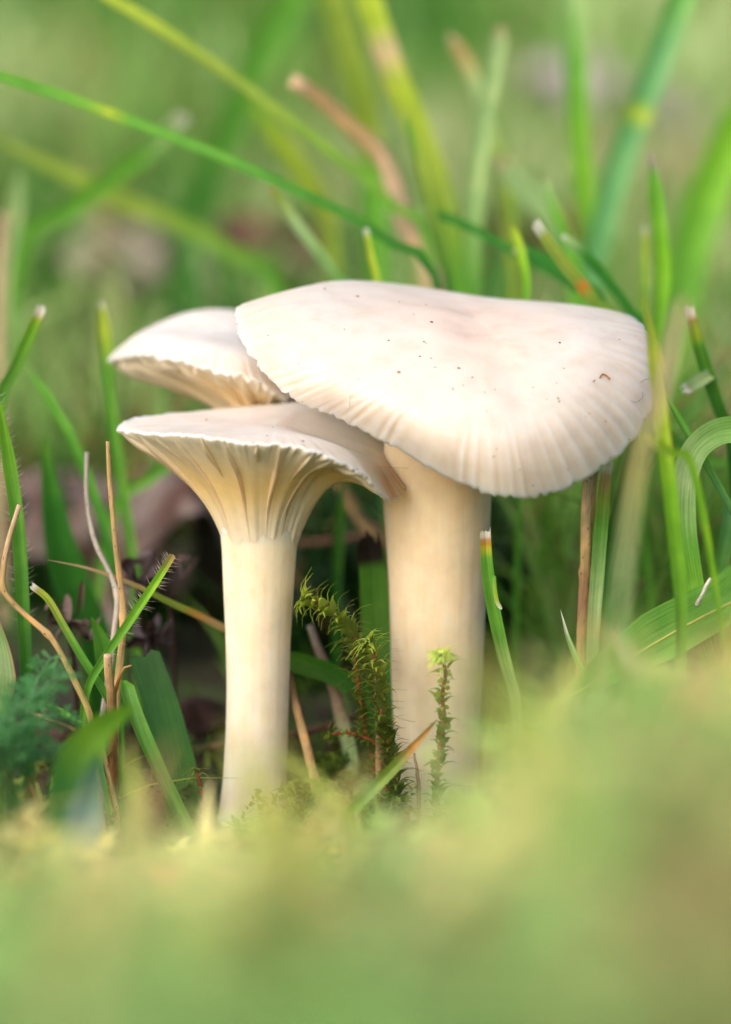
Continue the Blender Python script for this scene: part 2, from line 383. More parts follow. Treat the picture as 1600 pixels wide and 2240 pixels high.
        Uc = Uc - ndc * 0.15
        tw = Tn[j] * ((0.1 if isshort else 0.3) * np.sin(x * 9 + r.random() * 6) * (1 - x))[:, None]
        hw = 0.12 * (0.5 + 0.5 * np.minimum(1, x * 6))
        bw = ((0.16 if isshort else 0.25) + (0.04 if isshort else 0.5) * np.minimum(1, x * 3))[:, None] * Tn[j] * (1 - 0.5 * x)[:, None]
        Vs = np.stack([Uc - bw, Uc + ndc * dep[:, None] * 0.6 + tw * 0.7 - Tn[j] * hw[:, None] * 1.2, Uc + ndc * (dep + 0.15)[:, None] + tw,
                       Uc + ndc * dep[:, None] * 0.6 + tw * 0.7 + Tn[j] * hw[:, None] * 1.2, Uc + bw], 1)
        mk('gill', Vs.reshape(-1, 3), gridfaces(m_, 5, True), M_GILL, root, base, col=np.repeat(gcol(s[:, None]) * 0.6 + np.array([0.95, 0.88, 0.70]) * 0.4, 5, 0))  # gills paler than the core: their lit edges put into the colour
    # specks of soil lying on the cap: sub-parts of the cap
    pj = project(V[:1 + (NT - 1) * NTH]); nrm = np.vstack([Nn[0, :1], Nn[1:].reshape(-1, 3)])
    vis = np.einsum('ij,ij->i', nrm, CAM - V[:len(nrm)]) > 0
    for (sx, sy, size, kind) in specks:
        dd = np.hypot(pj[:, 0] - sx, pj[:, 1] - sy) + np.where(vis, 0, 1e4); q = int(np.argmin(dd))
        c0 = V[q]; nn = nrm[q]; rr = size * FRAME / 1600 / 2
        t1 = unit(np.cross(nn, [0.3, 0.2, 1.0])); t2 = np.cross(nn, t1)
        pts = []; ns_ = 7; fz = 0.12 if kind == 'w' else 1.0
        for lev, (hz, rs) in enumerate(((-0.2, 0.9), (0.25, 1.0), (0.7, 0.55))):
            for a in range(ns_):
                an = a / ns_ * 2 * np.pi; q_ = rr * rs * (0.7 + 0.6 * r.random())
                pts.append(c0 + t1 * q_ * math.cos(an) * 1.25 + t2 * q_ * math.sin(an) * 0.8 + nn * hz * rr * fz)
        pts.append(c0 + nn * rr * 0.9 * fz)
        fs = gridfaces(3, ns_, True); ft = np.array([[2 * ns_ + a, 2 * ns_ + (a + 1) % ns_, 3 * ns_] for a in range(ns_)])
        mk('speck', np.array(pts), [fs, ft], {'d': M_SPECK, 'r': M_RUST, 'w': M_FIBRE}[kind], cap, base, smooth=False, solid=True)
    return root, cap, base, (V, pj, nrm, vis)

def lerp_ring(c, ring, k):
    return [tuple(np.array(c) * (1 - k) + np.array(q) * k) for q in ring]

# --- the large mushroom
c_big = (1045, 692, 322)
in_big = [(930,672,322),(940,695,318),(955,718,315),(975,735,313.5),(1000,748,312.5),(1025,757,312),(1055,760,312),(1085,757,312.5),(1112,745,313.5),(1132,728,315.5),(1142,710,318),(1138,692,321.5),(1115,676,325),(1065,667,328),(1000,660,329),(950,662,326)]
mid_big = [(735,665,321),(750,735,314),(790,790,310),(850,830,307),(920,860,305),(1000,885,303),(1075,900,302),(1150,895,303),(1215,860,305),(1265,800,309),(1290,740,314),(1275,695,321),(1200,662,330),(1060,648,336),(880,622,338),(760,617,332)]
nr_big = [(590,682,320.5),(620,775,314),(685,835,310),(770,880,307.5),(865,925,305),(965,985,302.5),(1082,1020,301),(1190,1015,302),(1295,960,305),(1375,875,309.5),(1412,785,315.5),(1392,718,323),(1315,674,333),(1120,672,344),(860,645,347),(640,636,332)]
rim_big = [(520,708,320),(560,792,316),(625,860,313),(725,908,311),(845,965,308),(960,1037,305),(1085,1086,303),(1210,1080,304),(1330,1015,307),(1412,920,311),(1447,815,317),(1425,732,325),(1345,682,335),(1150,700,346),(850,680,350),(556,664,331)]
specks_big = [(710,631,5,'d'),(779,648,7,'r'),(770,672,2,'d'),(932,666,3,'d'),(946,704,6,'d'),(902,689,3,'d'),(850,746,4,'d'),(930,744,4,'d'),(920,778,4,'d'),(944,782,3,'d'),(953,803,3,'d'),(872,815,6,'r'),
    (1003,807,6,'r'),(1034,829,5,'r'),(990,852,4,'d'),(1014,844,3,'d'),(1062,858,3,'d'),(1228,751,5,'d'),(1224,873,4,'d'),(1222,878,4,'d'),(1197,874,3,'r'),(1165,846,3,'d'),(1087,981,3,'d'),(1137,1027,3,'d'),(1243,1027,3,'d'),(1323,921,3,'d'),
    (1166,1062,3,'d'),(660,880,3,'d'),(655,795,3,'d'),(962,632,6,'r')] + [(580 + 800 * rng.random(), 660 + 380 * rng.random(), 2 + 1.5 * rng.random(), 'dr'[int(rng.random() * 2)]) for _ in range(22)]
prof_big = [(830,870,1050),(930,845,1075),(1060,838,1079),(1180,847,1074),(1300,854,1066),(1400,858,1062),(1500,859,1058),(1600,864,1052),(1700,868,1048),(1800,868,1050)]
big, big_cap, big_base, big_surf = mushroom('largest mushroom, its wide creamy white cap tilted over the two other caps', [(0.24, in_big), (0.56, mid_big), (0.86, nr_big), (1.0, rim_big)],
    c_big, prof_big, 323, 905, 46, 0.8, 58, 11, (0.62, 0.578, 0.538), (0.90, 0.72, 0.42), ((0.78, 0.72, 0.62), (0.88, 0.70, 0.45)),  # amber stem top: light bounced under the cap put into its colour
    specks_big, [0.2,0.2,0.4,1.0,0.8,0.35,0.2,0.25,0.25,0.3,0.3,0.25,0.2,0.2,0.2,0.3], pink=(0.675, 0.545, 0.465), rim_in=0.12)

# --- the mushroom in front of it, with a funnel shaped cap
c_sm = (600, 926, 322)
mid_sm = [(400,928,321),(430,937,316),(500,941,312),(565,947,309.5),(630,951,309),(690,962,309.5),(745,978,311.5),(795,1000,315),(810,990,321),(775,945,327),(680,884,333),(560,889,333),(460,902,330),(405,914,326)]
rim_sm = [(262,938,322),(320,946,313),(425,950,307),(535,965,304),(640,974,303),(735,1003,304),(800,1040,307.5),(850,1088,313),(888,1062,320),(872,985,330),(720,898,338),(550,893,341),(380,906,335),(285,918,329)]
prof_sm = [(1150,482,656),(1200,487,650),(1300,491,643),(1400,495,637),(1500,497,634),(1600,495,631),(1700,490,628),(1780,480,632),(1860,466,642)]
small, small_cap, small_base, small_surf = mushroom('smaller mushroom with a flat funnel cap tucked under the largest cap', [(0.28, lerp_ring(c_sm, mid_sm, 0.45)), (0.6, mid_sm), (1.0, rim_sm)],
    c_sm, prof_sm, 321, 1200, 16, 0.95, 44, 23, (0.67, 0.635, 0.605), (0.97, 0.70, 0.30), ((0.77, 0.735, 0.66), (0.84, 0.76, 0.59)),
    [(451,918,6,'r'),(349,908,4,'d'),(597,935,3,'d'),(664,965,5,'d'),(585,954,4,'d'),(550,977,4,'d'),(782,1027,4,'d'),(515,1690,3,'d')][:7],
    [0.25,0.2,0.3,0.6,0.9,0.9,0.7,0.4,0.3,0.3,0.2,0.2,0.2,0.25], pink=(0.66, 0.598, 0.575), shade_stain=((6.6, 9.4), 0.62, (0.46, 0.26, 0.13)),
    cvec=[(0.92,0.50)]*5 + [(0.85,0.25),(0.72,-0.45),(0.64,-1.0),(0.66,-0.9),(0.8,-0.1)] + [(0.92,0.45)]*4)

# --- the one behind
c_bk = (505, 722, 346)
mid_bk = [(330,724,348),(365,730,342),(420,742,338),(480,757,336),(540,772,335.5),(585,790,337),(615,775,342),(610,738,348),(580,700,353),(500,676,355),(430,680,354),(365,702,352)]
rim_bk = [(240,784,348),(300,772,340),(380,782,335),(470,806,332),(560,828,331),(630,866,334),(695,850,342),(705,790,351),(640,730,358),(520,700,362),(380,722,361),(275,762,356)]
prof_bk = [(930,530,615),(980,532,612),(1100,538,608),(1300,545,600),(1500,548,598),(1700,548,598)]
back, back_cap, back_base, back_surf = mushroom('pale mushroom half hidden behind the two others, its wavy margin bent up', [(0.28, lerp_ring(c_bk, mid_bk, 0.45)), (0.56, mid_bk), (1.0, rim_bk)],
    c_bk, prof_bk, 344, 960, 18, 1.8, 40, 37, (0.67, 0.638, 0.612), (0.94, 0.74, 0.40), ((0.82, 0.64, 0.54), (0.76, 0.66, 0.50)),
    [(473,727,4,'d')], [0.2,0.4,0.9,1.1,1.1,0.9,0.4,0.3,0.2,0.2,0.2,0.2], cvec=(0.86, 0.42))

# a white fibre, a curl of litter and two hairs stuck to the large cap (sub-parts of the cap)
def on_cap(surf, path):
    V, pj, nrm, vis = surf; out = []
    for (x, y) in path:
        q = int(np.argmin(np.hypot(pj[:, 0] - x, pj[:, 1] - y) + np.where(vis, 0, 1e4))); out.append(V[q] + nrm[q] * 0.12)
    return np.array(out)
def tube_mesh(path, radii, ns=8, flat=1.0):
    path = np.asarray(path, float); n = len(path); t = unit(np.gradient(path, axis=0))
    ref = np.array([0.2, -1.0, 0.1]); a = unit(np.cross(t, ref)); bvec = np.cross(a, t)
    an = np.linspace(0, 2 * np.pi, ns, endpoint=False); radii = np.broadcast_to(radii, n)
    V = path[:, None] + radii[:, None, None] * (np.cos(an)[None, :, None] * a[:, None] + flat * np.sin(an)[None, :, None] * bvec[:, None])
    V = np.vstack([V.reshape(-1, 3), path[:1], path[-1:]]); k = n * ns
    tr = np.array([[k, (j + 1) % ns, j] for j in range(ns)] + [[k + 1, (n - 1) * ns + j, (n - 1) * ns + (j + 1) % ns] for j in range(ns)])
    ln = np.r_[0, np.cumsum(np.linalg.norm(np.diff(path, axis=0), axis=1))]
    uv = np.stack([np.tile(an / (2 * np.pi) * 2 * np.pi * float(np.mean(radii)), n), np.repeat(ln, ns)], -1); uv = np.vstack([uv, [[0, 0]], [[0, ln[-1]]]])
    return V, [gridfaces(n, ns, True), tr], uv, np.r_[np.repeat(np.linspace(0, 1, n), ns), 0, 1]
for pth, rad_, mt in (([(756,828),(758,850),(763,872),(766,890)], 0.05, M_FIBRE), ([(1311,827),(1318,823),(1326,824),(1335,832)], 0.10, M_RUST), ([(1300,838),(1302,833)], 0.06, M_RUST),
                      ([(1401,838),(1408,830),(1418,828)], 0.02, M_SPECK), ([(1378,876),(1392,879),(1402,870),(1402,858)], 0.02, M_SPECK)):
    p = catmull(on_cap(big_surf, pth), 14); V, F, uv, s = tube_mesh(p, rad_, 6)
    mk('fibre', V, F, mt, big_cap, big_base)

# ------------------------------------------------------------------ blades, straws and leaves told apart one by one
GREEN = lin((106, 168, 62)); DGREEN = lin((58, 124, 46)); YGREEN = lin((172, 192, 62)); PALE = lin((168, 196, 138)); BLUEG = lin((108, 168, 108))
OLIVE = lin((144, 166, 68)); TAN = lin((190, 158, 110)); PTAN = lin((206, 178, 150)); BROWN = lin((120, 82, 48)); WHITE = lin((236, 232, 224)); GREY = lin((176, 166, 160)); ORANGE = lin((196, 130, 50)); DARK = lin((52, 40, 36)); RBROWN = lin((104, 72, 60))
BRIGHT = lin((132, 190, 50))
def to_ground(path, extra=0.25):
    """carry a path on from its last point to the ground it grows from"""
    p = path[-1]; g = float(gz(p[0], p[1])); hgt = p[2] - g
    if hgt < 1.0: return path, len(path)
    d = unit(path[-1] - path[-2]); hd = np.array([d[0], d[1], 0]) * min(extra * hgt, 14)
    m1 = p + hd * 0.6 + np.array([0, 0, -0.5 * hgt]); q = p + hd; q[2] = float(gz(q[0], q[1])) - 1.5
    return np.vstack([path, m1, q]), len(path)
def stops(gr, s):
    gr = sorted(gr, key=lambda a: a[0]); x = [a[0] for a in gr]
    return np.stack([np.interp(s, x, [a[1][k] for a in gr]) for k in range(3)], -1)
def ribbon(path, w, prof, roll, fold, na, r, jag=0.0, curl=0.0):
    n = len(path); t = unit(np.gradient(path, axis=0)); vd = unit(CAM - path)
    a = unit(np.cross(t, vd)); b_ = np.cross(a, t)
    for _ in range(4): a[1:-1] = unit(a[:-2] + a[1:-1] + a[2:])
    b_ = np.cross(a, t)
    ro = roll if np.ndim(roll) else np.full(n, roll)
    side = a * np.cos(ro)[:, None] + b_ * np.sin(ro)[:, None]; nor = np.cross(side, t)
    u = np.linspace(-1, 1, na); hw = w * prof / 2
    V = path[:, None] + side[:, None] * (u[None] * hw[:, None])[..., None] + nor[:, None] * ((np.abs(u) - 0.5)[None] * fold * hw[:, None])[..., None] + nor[:, None] * ((u ** 2)[None] * curl * hw[:, None])[..., None]
    if jag: V[0] -= t[0] * (r.random(na) * jag)[:, None]
    ln = np.r_[0, np.cumsum(np.linalg.norm(np.diff(path, axis=0), axis=1))]
    uv = np.stack([np.broadcast_to(u[None] * w / 2, (n, na)), np.broadcast_to(ln[:, None], (n, na))], -1).reshape(-1, 2)
    return V.reshape(-1, 3), gridfaces(n, na), uv, nor, side
def blade(label, pts, d0, d1, w, grad, tip='point', roll=0.35, fold=0.5, name='grass_leaf', cat='grass blade', mat=None, root=True, taper=0.35, rootw=0.7, group=None, n=40, hairs=False, na=5, curl=0.0, seed=None, frayc=WHITE, edgec=None):
    r = np.random.default_rng(zlib.crc32(label.encode()) % 1000 if seed is None else seed)
    m = len(pts); ds = np.linspace(d0, d1, m)
    pp = np.array([P(x, y, d) for (x, y), d in zip(pts, ds)])
    Lvis = np.linalg.norm(np.diff(pp, axis=0), axis=1).sum()
    if root: pp, _ = to_ground(pp)
    path = catmull(pp, 160); path, Lt = resample(path, 400)
    s = np.linspace(0, 1, n) ** 1.5; path = np.stack([np.interp(s, np.linspace(0, 1, 400), path[:, k]) for k in range(3)], -1); sv = s * Lt / Lvis                     # sv: 0 at the tip, 1 at the end of what the photo shows
    wm = w * FRAME / 1600 * (d0 + d1) / 2 / DF / max(0.5, math.cos(roll))
    if tip == 'point': prof = np.clip(sv / taper, 0.02, 1) ** 0.75
    elif tip == 'blunt': prof = np.clip(0.35 + sv / (taper * 0.4), 0, 1)
    else: prof = np.clip(0.78 + sv / taper * 0.22, 0, 1)
    prof = prof * np.interp(sv, [0, 0.6, 1.0, 2.0], [1, 1, (1 + rootw) / 2, rootw]) * (1 + 0.05 * (vnoise(s * 9, s * 0, int(r.integers(1e6))) - 0.5))
    if tip == 'frayed': na = 11
    rolls = roll + 0.25 * (vnoise(s * 2.5, s * 0 + 1, int(r.integers(1e6))) - 0.5)
    V, F, uv, nor, side = ribbon(path, wm, prof, rolls, fold, na, r, jag=wm * 0.55 if tip == 'frayed' else (wm * 0.2 if tip == 'cut' else 0), curl=curl)
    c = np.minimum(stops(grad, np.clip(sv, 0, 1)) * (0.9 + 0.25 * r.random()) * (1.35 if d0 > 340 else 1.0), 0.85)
    c = np.repeat(c, na, 0)
    if tip == 'frayed': c[:2 * na] = frayc; c[2 * na:3 * na] = c[2 * na:3 * na] * 0.5 + frayc * 0.5
    if edgec is not None: c.reshape(n, na, 3)[:, [0, -1]] = edgec
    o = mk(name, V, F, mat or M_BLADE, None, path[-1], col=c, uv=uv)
    tag(o, label, cat, group)
    if hairs:
        HV, HF = [], []
        for k in range(hairs):
            q = int(r.integers(1, max(2, int(n * Lvis / Lt * 0.97)))); sg = -1 if r.random() < 0.5 else 1
            b0 = path[q] + side[q] * sg * wm * prof[q] * 0.48 + (path[min(q + 1, n - 1)] - path[q]) * r.random()
            dr = unit(side[q] * sg * (0.8 + 0.3 * r.random()) + unit(path[q - 1] - path[q]) * (0.2 + 0.5 * r.random()) + nor[q] * (r.random() - 0.5) * 0.9)
            ln = 0.5 + 1.0 * r.random(); wv = unit(np.cross(dr, [0.1, 1, 0.2])) * 0.02; i0 = len(HV) * 1
            HV += [b0 - wv, b0 + wv, b0 + dr * ln]; HF.append([i0, i0 + 1, i0 + 2])
        HV = np.array(HV)
        h = mk('hair', HV, np.array(HF), M_HAIR, o, path[-1], col=np.tile(WHITE, (len(HV), 1)), uv=np.zeros((len(HV), 2))); tag(h, kind='stuff')
    return o
def straw(label, pts, d0, d1, w0, w1, grad, name='dry_straw', cat='straw', root=True, nodes=(), flat=0.7, n=60, mat=None, bend_hard=False, split=False):
    r = np.random.default_rng(zlib.crc32(label.encode()) % 1000)
    ds = np.linspace(d0, d1, len(pts)); pp = np.array([P(x, y, d) for (x, y), d in zip(pts, ds)])
    Lvis = np.linalg.norm(np.diff(pp, axis=0), axis=1).sum()
    if root: pp, _ = to_ground(pp)
    path = pp if bend_hard else catmull(pp, 160)
    path, Lt = resample(path, n)
    if bend_hard:
        for _ in range(2): path[1:-1] = 0.2 * path[:-2] + 0.6 * path[1:-1] + 0.2 * path[2:]
    sv = np.linspace(0, Lt / Lvis, n); k = FRAME / 1600 * (d0 + d1) / 2 / DF / 2
    rad = np.interp(sv, [0, 1], [w0, w1]) * k * (1 + 0.12 * (vnoise(sv * 14, sv * 0, int(r.integers(1e6))) - 0.5))
    for nd_ in nodes: rad = rad * (1 + 0.35 * np.exp(-((sv - nd_) / 0.018) ** 2))
    path = path + 0.12 * (np.stack([vnoise(sv * 7, sv * 0 + j, 77 + j) for j in range(3)], -1) - 0.5)
    V, F, uv, s = tube_mesh(path, rad, 10, flat)
    c = stops(grad, np.clip(s * Lt / Lvis, 0, 1))
    c = c * (0.75 + 0.5 * vnoise(s * 40, np.arange(len(s)) % 10 * 1.7, 5))[:, None]
    o = mk(name, V, F, mat or M_STRAW, None, path[-1], col=c, uv=uv, solid=True); tag(o, label, cat)
    return o
g = lambda *a: list(zip(a[::2], a[1::2]))

# behind the caps
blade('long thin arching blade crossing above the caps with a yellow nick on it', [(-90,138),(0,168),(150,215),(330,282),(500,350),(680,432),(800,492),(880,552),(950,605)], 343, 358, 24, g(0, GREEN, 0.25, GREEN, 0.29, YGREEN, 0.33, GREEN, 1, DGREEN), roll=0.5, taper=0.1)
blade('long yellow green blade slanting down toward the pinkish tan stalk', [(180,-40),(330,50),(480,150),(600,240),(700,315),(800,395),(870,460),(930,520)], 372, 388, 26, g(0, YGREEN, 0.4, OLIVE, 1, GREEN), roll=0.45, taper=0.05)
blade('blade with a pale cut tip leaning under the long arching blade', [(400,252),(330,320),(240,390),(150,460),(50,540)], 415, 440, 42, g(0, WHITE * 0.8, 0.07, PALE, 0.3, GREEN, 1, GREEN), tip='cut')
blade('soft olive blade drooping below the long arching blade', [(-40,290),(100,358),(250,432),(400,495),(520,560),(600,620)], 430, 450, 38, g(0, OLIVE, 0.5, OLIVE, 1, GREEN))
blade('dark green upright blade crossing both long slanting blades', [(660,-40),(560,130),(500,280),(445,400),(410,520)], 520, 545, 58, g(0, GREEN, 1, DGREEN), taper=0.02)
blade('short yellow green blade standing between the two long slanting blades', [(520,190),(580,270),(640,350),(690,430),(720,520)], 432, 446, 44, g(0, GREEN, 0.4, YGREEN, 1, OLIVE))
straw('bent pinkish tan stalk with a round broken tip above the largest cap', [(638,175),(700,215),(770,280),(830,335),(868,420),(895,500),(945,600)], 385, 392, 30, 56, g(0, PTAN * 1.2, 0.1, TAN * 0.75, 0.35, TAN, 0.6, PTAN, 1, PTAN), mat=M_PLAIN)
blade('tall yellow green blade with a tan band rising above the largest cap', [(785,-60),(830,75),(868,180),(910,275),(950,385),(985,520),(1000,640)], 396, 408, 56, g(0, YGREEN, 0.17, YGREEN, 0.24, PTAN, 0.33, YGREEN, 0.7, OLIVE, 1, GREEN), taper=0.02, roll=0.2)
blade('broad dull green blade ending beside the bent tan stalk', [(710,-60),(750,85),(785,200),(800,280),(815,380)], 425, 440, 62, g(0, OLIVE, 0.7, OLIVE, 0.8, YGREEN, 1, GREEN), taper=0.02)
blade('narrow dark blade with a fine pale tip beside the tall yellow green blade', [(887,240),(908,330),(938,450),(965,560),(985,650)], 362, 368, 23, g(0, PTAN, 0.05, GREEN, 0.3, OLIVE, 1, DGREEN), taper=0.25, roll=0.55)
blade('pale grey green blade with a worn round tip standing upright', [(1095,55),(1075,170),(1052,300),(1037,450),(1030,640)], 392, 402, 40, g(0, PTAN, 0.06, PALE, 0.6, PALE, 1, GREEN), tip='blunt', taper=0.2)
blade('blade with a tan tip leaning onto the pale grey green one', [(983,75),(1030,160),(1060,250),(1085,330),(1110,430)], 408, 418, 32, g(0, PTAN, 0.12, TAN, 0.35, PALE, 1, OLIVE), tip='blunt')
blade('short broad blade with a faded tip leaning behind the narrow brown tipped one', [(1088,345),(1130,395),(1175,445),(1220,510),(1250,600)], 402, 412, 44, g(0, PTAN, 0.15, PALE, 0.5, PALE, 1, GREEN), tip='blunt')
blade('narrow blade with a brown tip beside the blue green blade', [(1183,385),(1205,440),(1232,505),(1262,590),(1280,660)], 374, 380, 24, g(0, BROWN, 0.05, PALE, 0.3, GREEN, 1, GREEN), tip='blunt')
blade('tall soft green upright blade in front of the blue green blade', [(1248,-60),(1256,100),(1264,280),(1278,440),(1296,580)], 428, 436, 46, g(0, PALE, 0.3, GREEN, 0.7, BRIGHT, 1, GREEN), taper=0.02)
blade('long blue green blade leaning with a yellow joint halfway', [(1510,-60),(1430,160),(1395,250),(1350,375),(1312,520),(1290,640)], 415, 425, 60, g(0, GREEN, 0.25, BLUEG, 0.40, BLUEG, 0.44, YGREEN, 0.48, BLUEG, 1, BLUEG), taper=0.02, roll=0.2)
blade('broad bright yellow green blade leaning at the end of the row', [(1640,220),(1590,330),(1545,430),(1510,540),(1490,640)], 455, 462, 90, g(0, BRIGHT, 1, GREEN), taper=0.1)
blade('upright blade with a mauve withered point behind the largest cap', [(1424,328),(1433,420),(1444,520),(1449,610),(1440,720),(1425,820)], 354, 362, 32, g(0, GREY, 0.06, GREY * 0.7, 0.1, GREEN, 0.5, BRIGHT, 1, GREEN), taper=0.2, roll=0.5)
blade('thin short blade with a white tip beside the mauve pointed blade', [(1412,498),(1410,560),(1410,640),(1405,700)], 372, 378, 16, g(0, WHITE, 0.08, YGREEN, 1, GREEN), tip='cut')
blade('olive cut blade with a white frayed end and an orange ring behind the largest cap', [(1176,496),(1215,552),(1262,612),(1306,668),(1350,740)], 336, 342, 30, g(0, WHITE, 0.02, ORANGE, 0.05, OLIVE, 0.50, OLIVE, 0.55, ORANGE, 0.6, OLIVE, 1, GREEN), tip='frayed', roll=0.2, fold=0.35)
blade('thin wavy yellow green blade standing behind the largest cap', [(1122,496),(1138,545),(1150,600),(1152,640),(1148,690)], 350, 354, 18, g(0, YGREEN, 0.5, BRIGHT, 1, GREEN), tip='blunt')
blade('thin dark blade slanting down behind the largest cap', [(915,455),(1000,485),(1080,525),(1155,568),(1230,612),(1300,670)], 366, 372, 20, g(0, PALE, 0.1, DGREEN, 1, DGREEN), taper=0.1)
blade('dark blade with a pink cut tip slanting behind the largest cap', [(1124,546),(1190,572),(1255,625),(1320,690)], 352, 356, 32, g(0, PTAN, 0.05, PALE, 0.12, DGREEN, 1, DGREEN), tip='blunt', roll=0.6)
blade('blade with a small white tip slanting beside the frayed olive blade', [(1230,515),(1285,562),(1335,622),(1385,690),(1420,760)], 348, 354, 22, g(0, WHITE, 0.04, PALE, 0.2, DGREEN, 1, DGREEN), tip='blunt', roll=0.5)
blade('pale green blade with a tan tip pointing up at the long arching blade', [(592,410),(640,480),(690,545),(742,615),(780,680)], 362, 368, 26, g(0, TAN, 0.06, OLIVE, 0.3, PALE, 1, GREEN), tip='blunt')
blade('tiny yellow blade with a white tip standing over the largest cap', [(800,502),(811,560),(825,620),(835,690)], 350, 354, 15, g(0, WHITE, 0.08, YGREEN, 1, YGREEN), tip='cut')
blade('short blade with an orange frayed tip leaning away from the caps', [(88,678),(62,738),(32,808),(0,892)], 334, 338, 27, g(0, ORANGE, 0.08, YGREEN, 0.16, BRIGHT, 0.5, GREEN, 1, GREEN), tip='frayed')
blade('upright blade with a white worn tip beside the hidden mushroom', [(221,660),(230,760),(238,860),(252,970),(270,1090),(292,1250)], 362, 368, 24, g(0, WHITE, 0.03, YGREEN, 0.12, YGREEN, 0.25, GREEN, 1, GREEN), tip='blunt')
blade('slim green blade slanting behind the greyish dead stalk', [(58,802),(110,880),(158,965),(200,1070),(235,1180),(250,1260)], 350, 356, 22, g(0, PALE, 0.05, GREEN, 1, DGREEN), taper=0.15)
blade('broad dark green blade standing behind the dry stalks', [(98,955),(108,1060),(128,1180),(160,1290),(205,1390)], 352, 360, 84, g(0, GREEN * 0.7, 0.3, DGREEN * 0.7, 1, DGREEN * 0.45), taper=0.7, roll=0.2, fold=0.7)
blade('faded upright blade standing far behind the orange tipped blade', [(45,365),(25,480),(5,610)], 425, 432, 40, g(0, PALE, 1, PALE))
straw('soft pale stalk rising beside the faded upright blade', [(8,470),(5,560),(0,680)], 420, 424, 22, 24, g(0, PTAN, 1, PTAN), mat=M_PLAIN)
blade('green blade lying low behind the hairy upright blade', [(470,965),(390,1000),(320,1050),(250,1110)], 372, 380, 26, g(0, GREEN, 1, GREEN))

# beside the smaller mushroom
blade('hairy upright green blade with fine white bristles along both edges', [(-6,860),(8,940),(22,1030),(38,1150),(48,1300),(58,1500)], 318, 324, 31, g(0, BRIGHT, 0.4, GREEN, 1, DGREEN), hairs=110, taper=0.25, roll=0.15, fold=0.6)
straw('straight tan dry stalk with dark specks standing by the hairy cut blade', [(235,966),(240,1040),(247,1120),(254,1200),(262,1270),(268,1310),(270,1375),(263,1450),(255,1530),(250,1600)], 315, 319, 9, 19, g(0, TAN, 0.5, TAN * 0.85, 0.62, TAN * 1.15, 1, TAN), nodes=(0.6,), bend_hard=True)
straw('greyish curved dead stalk leaning against the straight tan stalk', [(190,990),(190,1060),(196,1130),(212,1195),(242,1258),(256,1310),(250,1380),(243,1450),(230,1530),(222,1600)], 327, 320, 10, 13, g(0, GREY * 0.8, 0.5, GREY, 1, GREY * 1.1), nodes=(0.52,))
straw('kinked tan dry stalk bent twice beside the hairy upright blade', [(42,1105),(26,1160),(12,1215),(3,1290),(30,1322),(60,1350),(112,1393),(135,1430),(165,1490),(196,1560)], 315, 317, 11, 15, g(0, PTAN, 0.3, TAN, 0.6, TAN, 1, lin((176, 160, 96))), nodes=(0.35, 0.62), bend_hard=True)
blade('half dead blade, tan at both ends, running behind the smaller stem', [(105,1225),(180,1240),(250,1262),(310,1287),(370,1318),(430,1345),(500,1380),(560,1412)], 320, 334, 20, g(0, PTAN, 0.4, TAN, 0.47, OLIVE, 0.65, OLIVE * 0.8, 0.70, ORANGE, 0.75, TAN, 1, TAN * 0.9), taper=0.9, roll=0.3)
blade('split tipped green blade with a yellow forked end among the dry stalks', [(72,1284),(105,1312),(140,1372),(180,1440),(225,1510),(250,1570)], 317, 319, 18, g(0, TAN, 0.08, YGREEN, 0.2, OLIVE, 0.5, GREEN, 1, DGREEN), tip='frayed', taper=0.6)
blade('hairy cut green blade leaning across the straight tan stalk', [(377,1216),(345,1266),(305,1326),(262,1390),(220,1452),(188,1520)], 312, 318, 19, g(0, TAN * 0.8, 0.08, OLIVE, 0.15, BRIGHT, 0.7, GREEN, 1, GREEN), tip='cut', hairs=64, roll=0.2)
blade('small folded dark green leaf behind the split tipped blade', [(200,1350),(215,1385),(232,1440),(245,1500)], 322, 324, 48, g(0, GREEN * 0.8, 1, DGREEN), name='grass_leaf', cat='leaf', taper=0.55, fold=0.6, roll=0.1)
straw('short broken straw stub standing in front of the tan stalk', [(236,1432),(239,1480),(243,1530),(246,1580)], 312, 314, 19, 20, g(0, PTAN, 0.2, TAN, 1, BROWN))
straw('thin orange brown curl of dead sheath on the tan stalk', [(287,1457),(275,1460),(264,1478),(256,1500),(250,1540)], 313, 314, 5, 10, g(0, TAN, 0.4, ORANGE * 0.8, 1, ORANGE * 0.6), n=30)
blade('stiff green blade with a bright ridge slanting down beside the smaller stem', [(268,1490),(290,1560),(318,1630),(360,1722),(400,1800),(438,1872)], 309, 306, 34, g(0, GREEN, 0.5, GREEN * 0.9, 1, GREEN * 0.8), tip='blunt', fold=1.1, roll=0.5, taper=0.15, rootw=0.5)
blade('broad dull dark green blade behind the stiff ridged blade', [(318,1440),(345,1520),(372,1620),(396,1740),(412,1850)], 324, 322, 88, g(0, DGREEN * 0.6, 0.4, DGREEN * 0.75, 1, GREEN * 0.5), tip='cut', roll=0.1, fold=0.15, taper=0.6)
blade('broad leaf edged with a tan withered margin', [(-30,1300),(-22,1370),(-16,1440),(-18,1510),(-24,1600)], 318, 318, 100, g(0, GREEN, 0.5, PALE * 0.9, 1, GREEN * 0.7), name='broad_leaf', cat='leaf', taper=0.6, fold=0.2, roll=0.15, na=13, edgec=TAN * 0.8)
blade('arched glossy leaf folded over in front of the dry stalks', [(295,1548),(262,1565),(215,1600),(175,1665),(150,1760),(130,1900)], 282, 272, 95, g(0, BRIGHT, 0.35, BRIGHT * 0.75, 0.6, DGREEN, 1, BLUEG), name='broad_leaf', cat='leaf', taper=0.45, roll=0.25, fold=0.3)
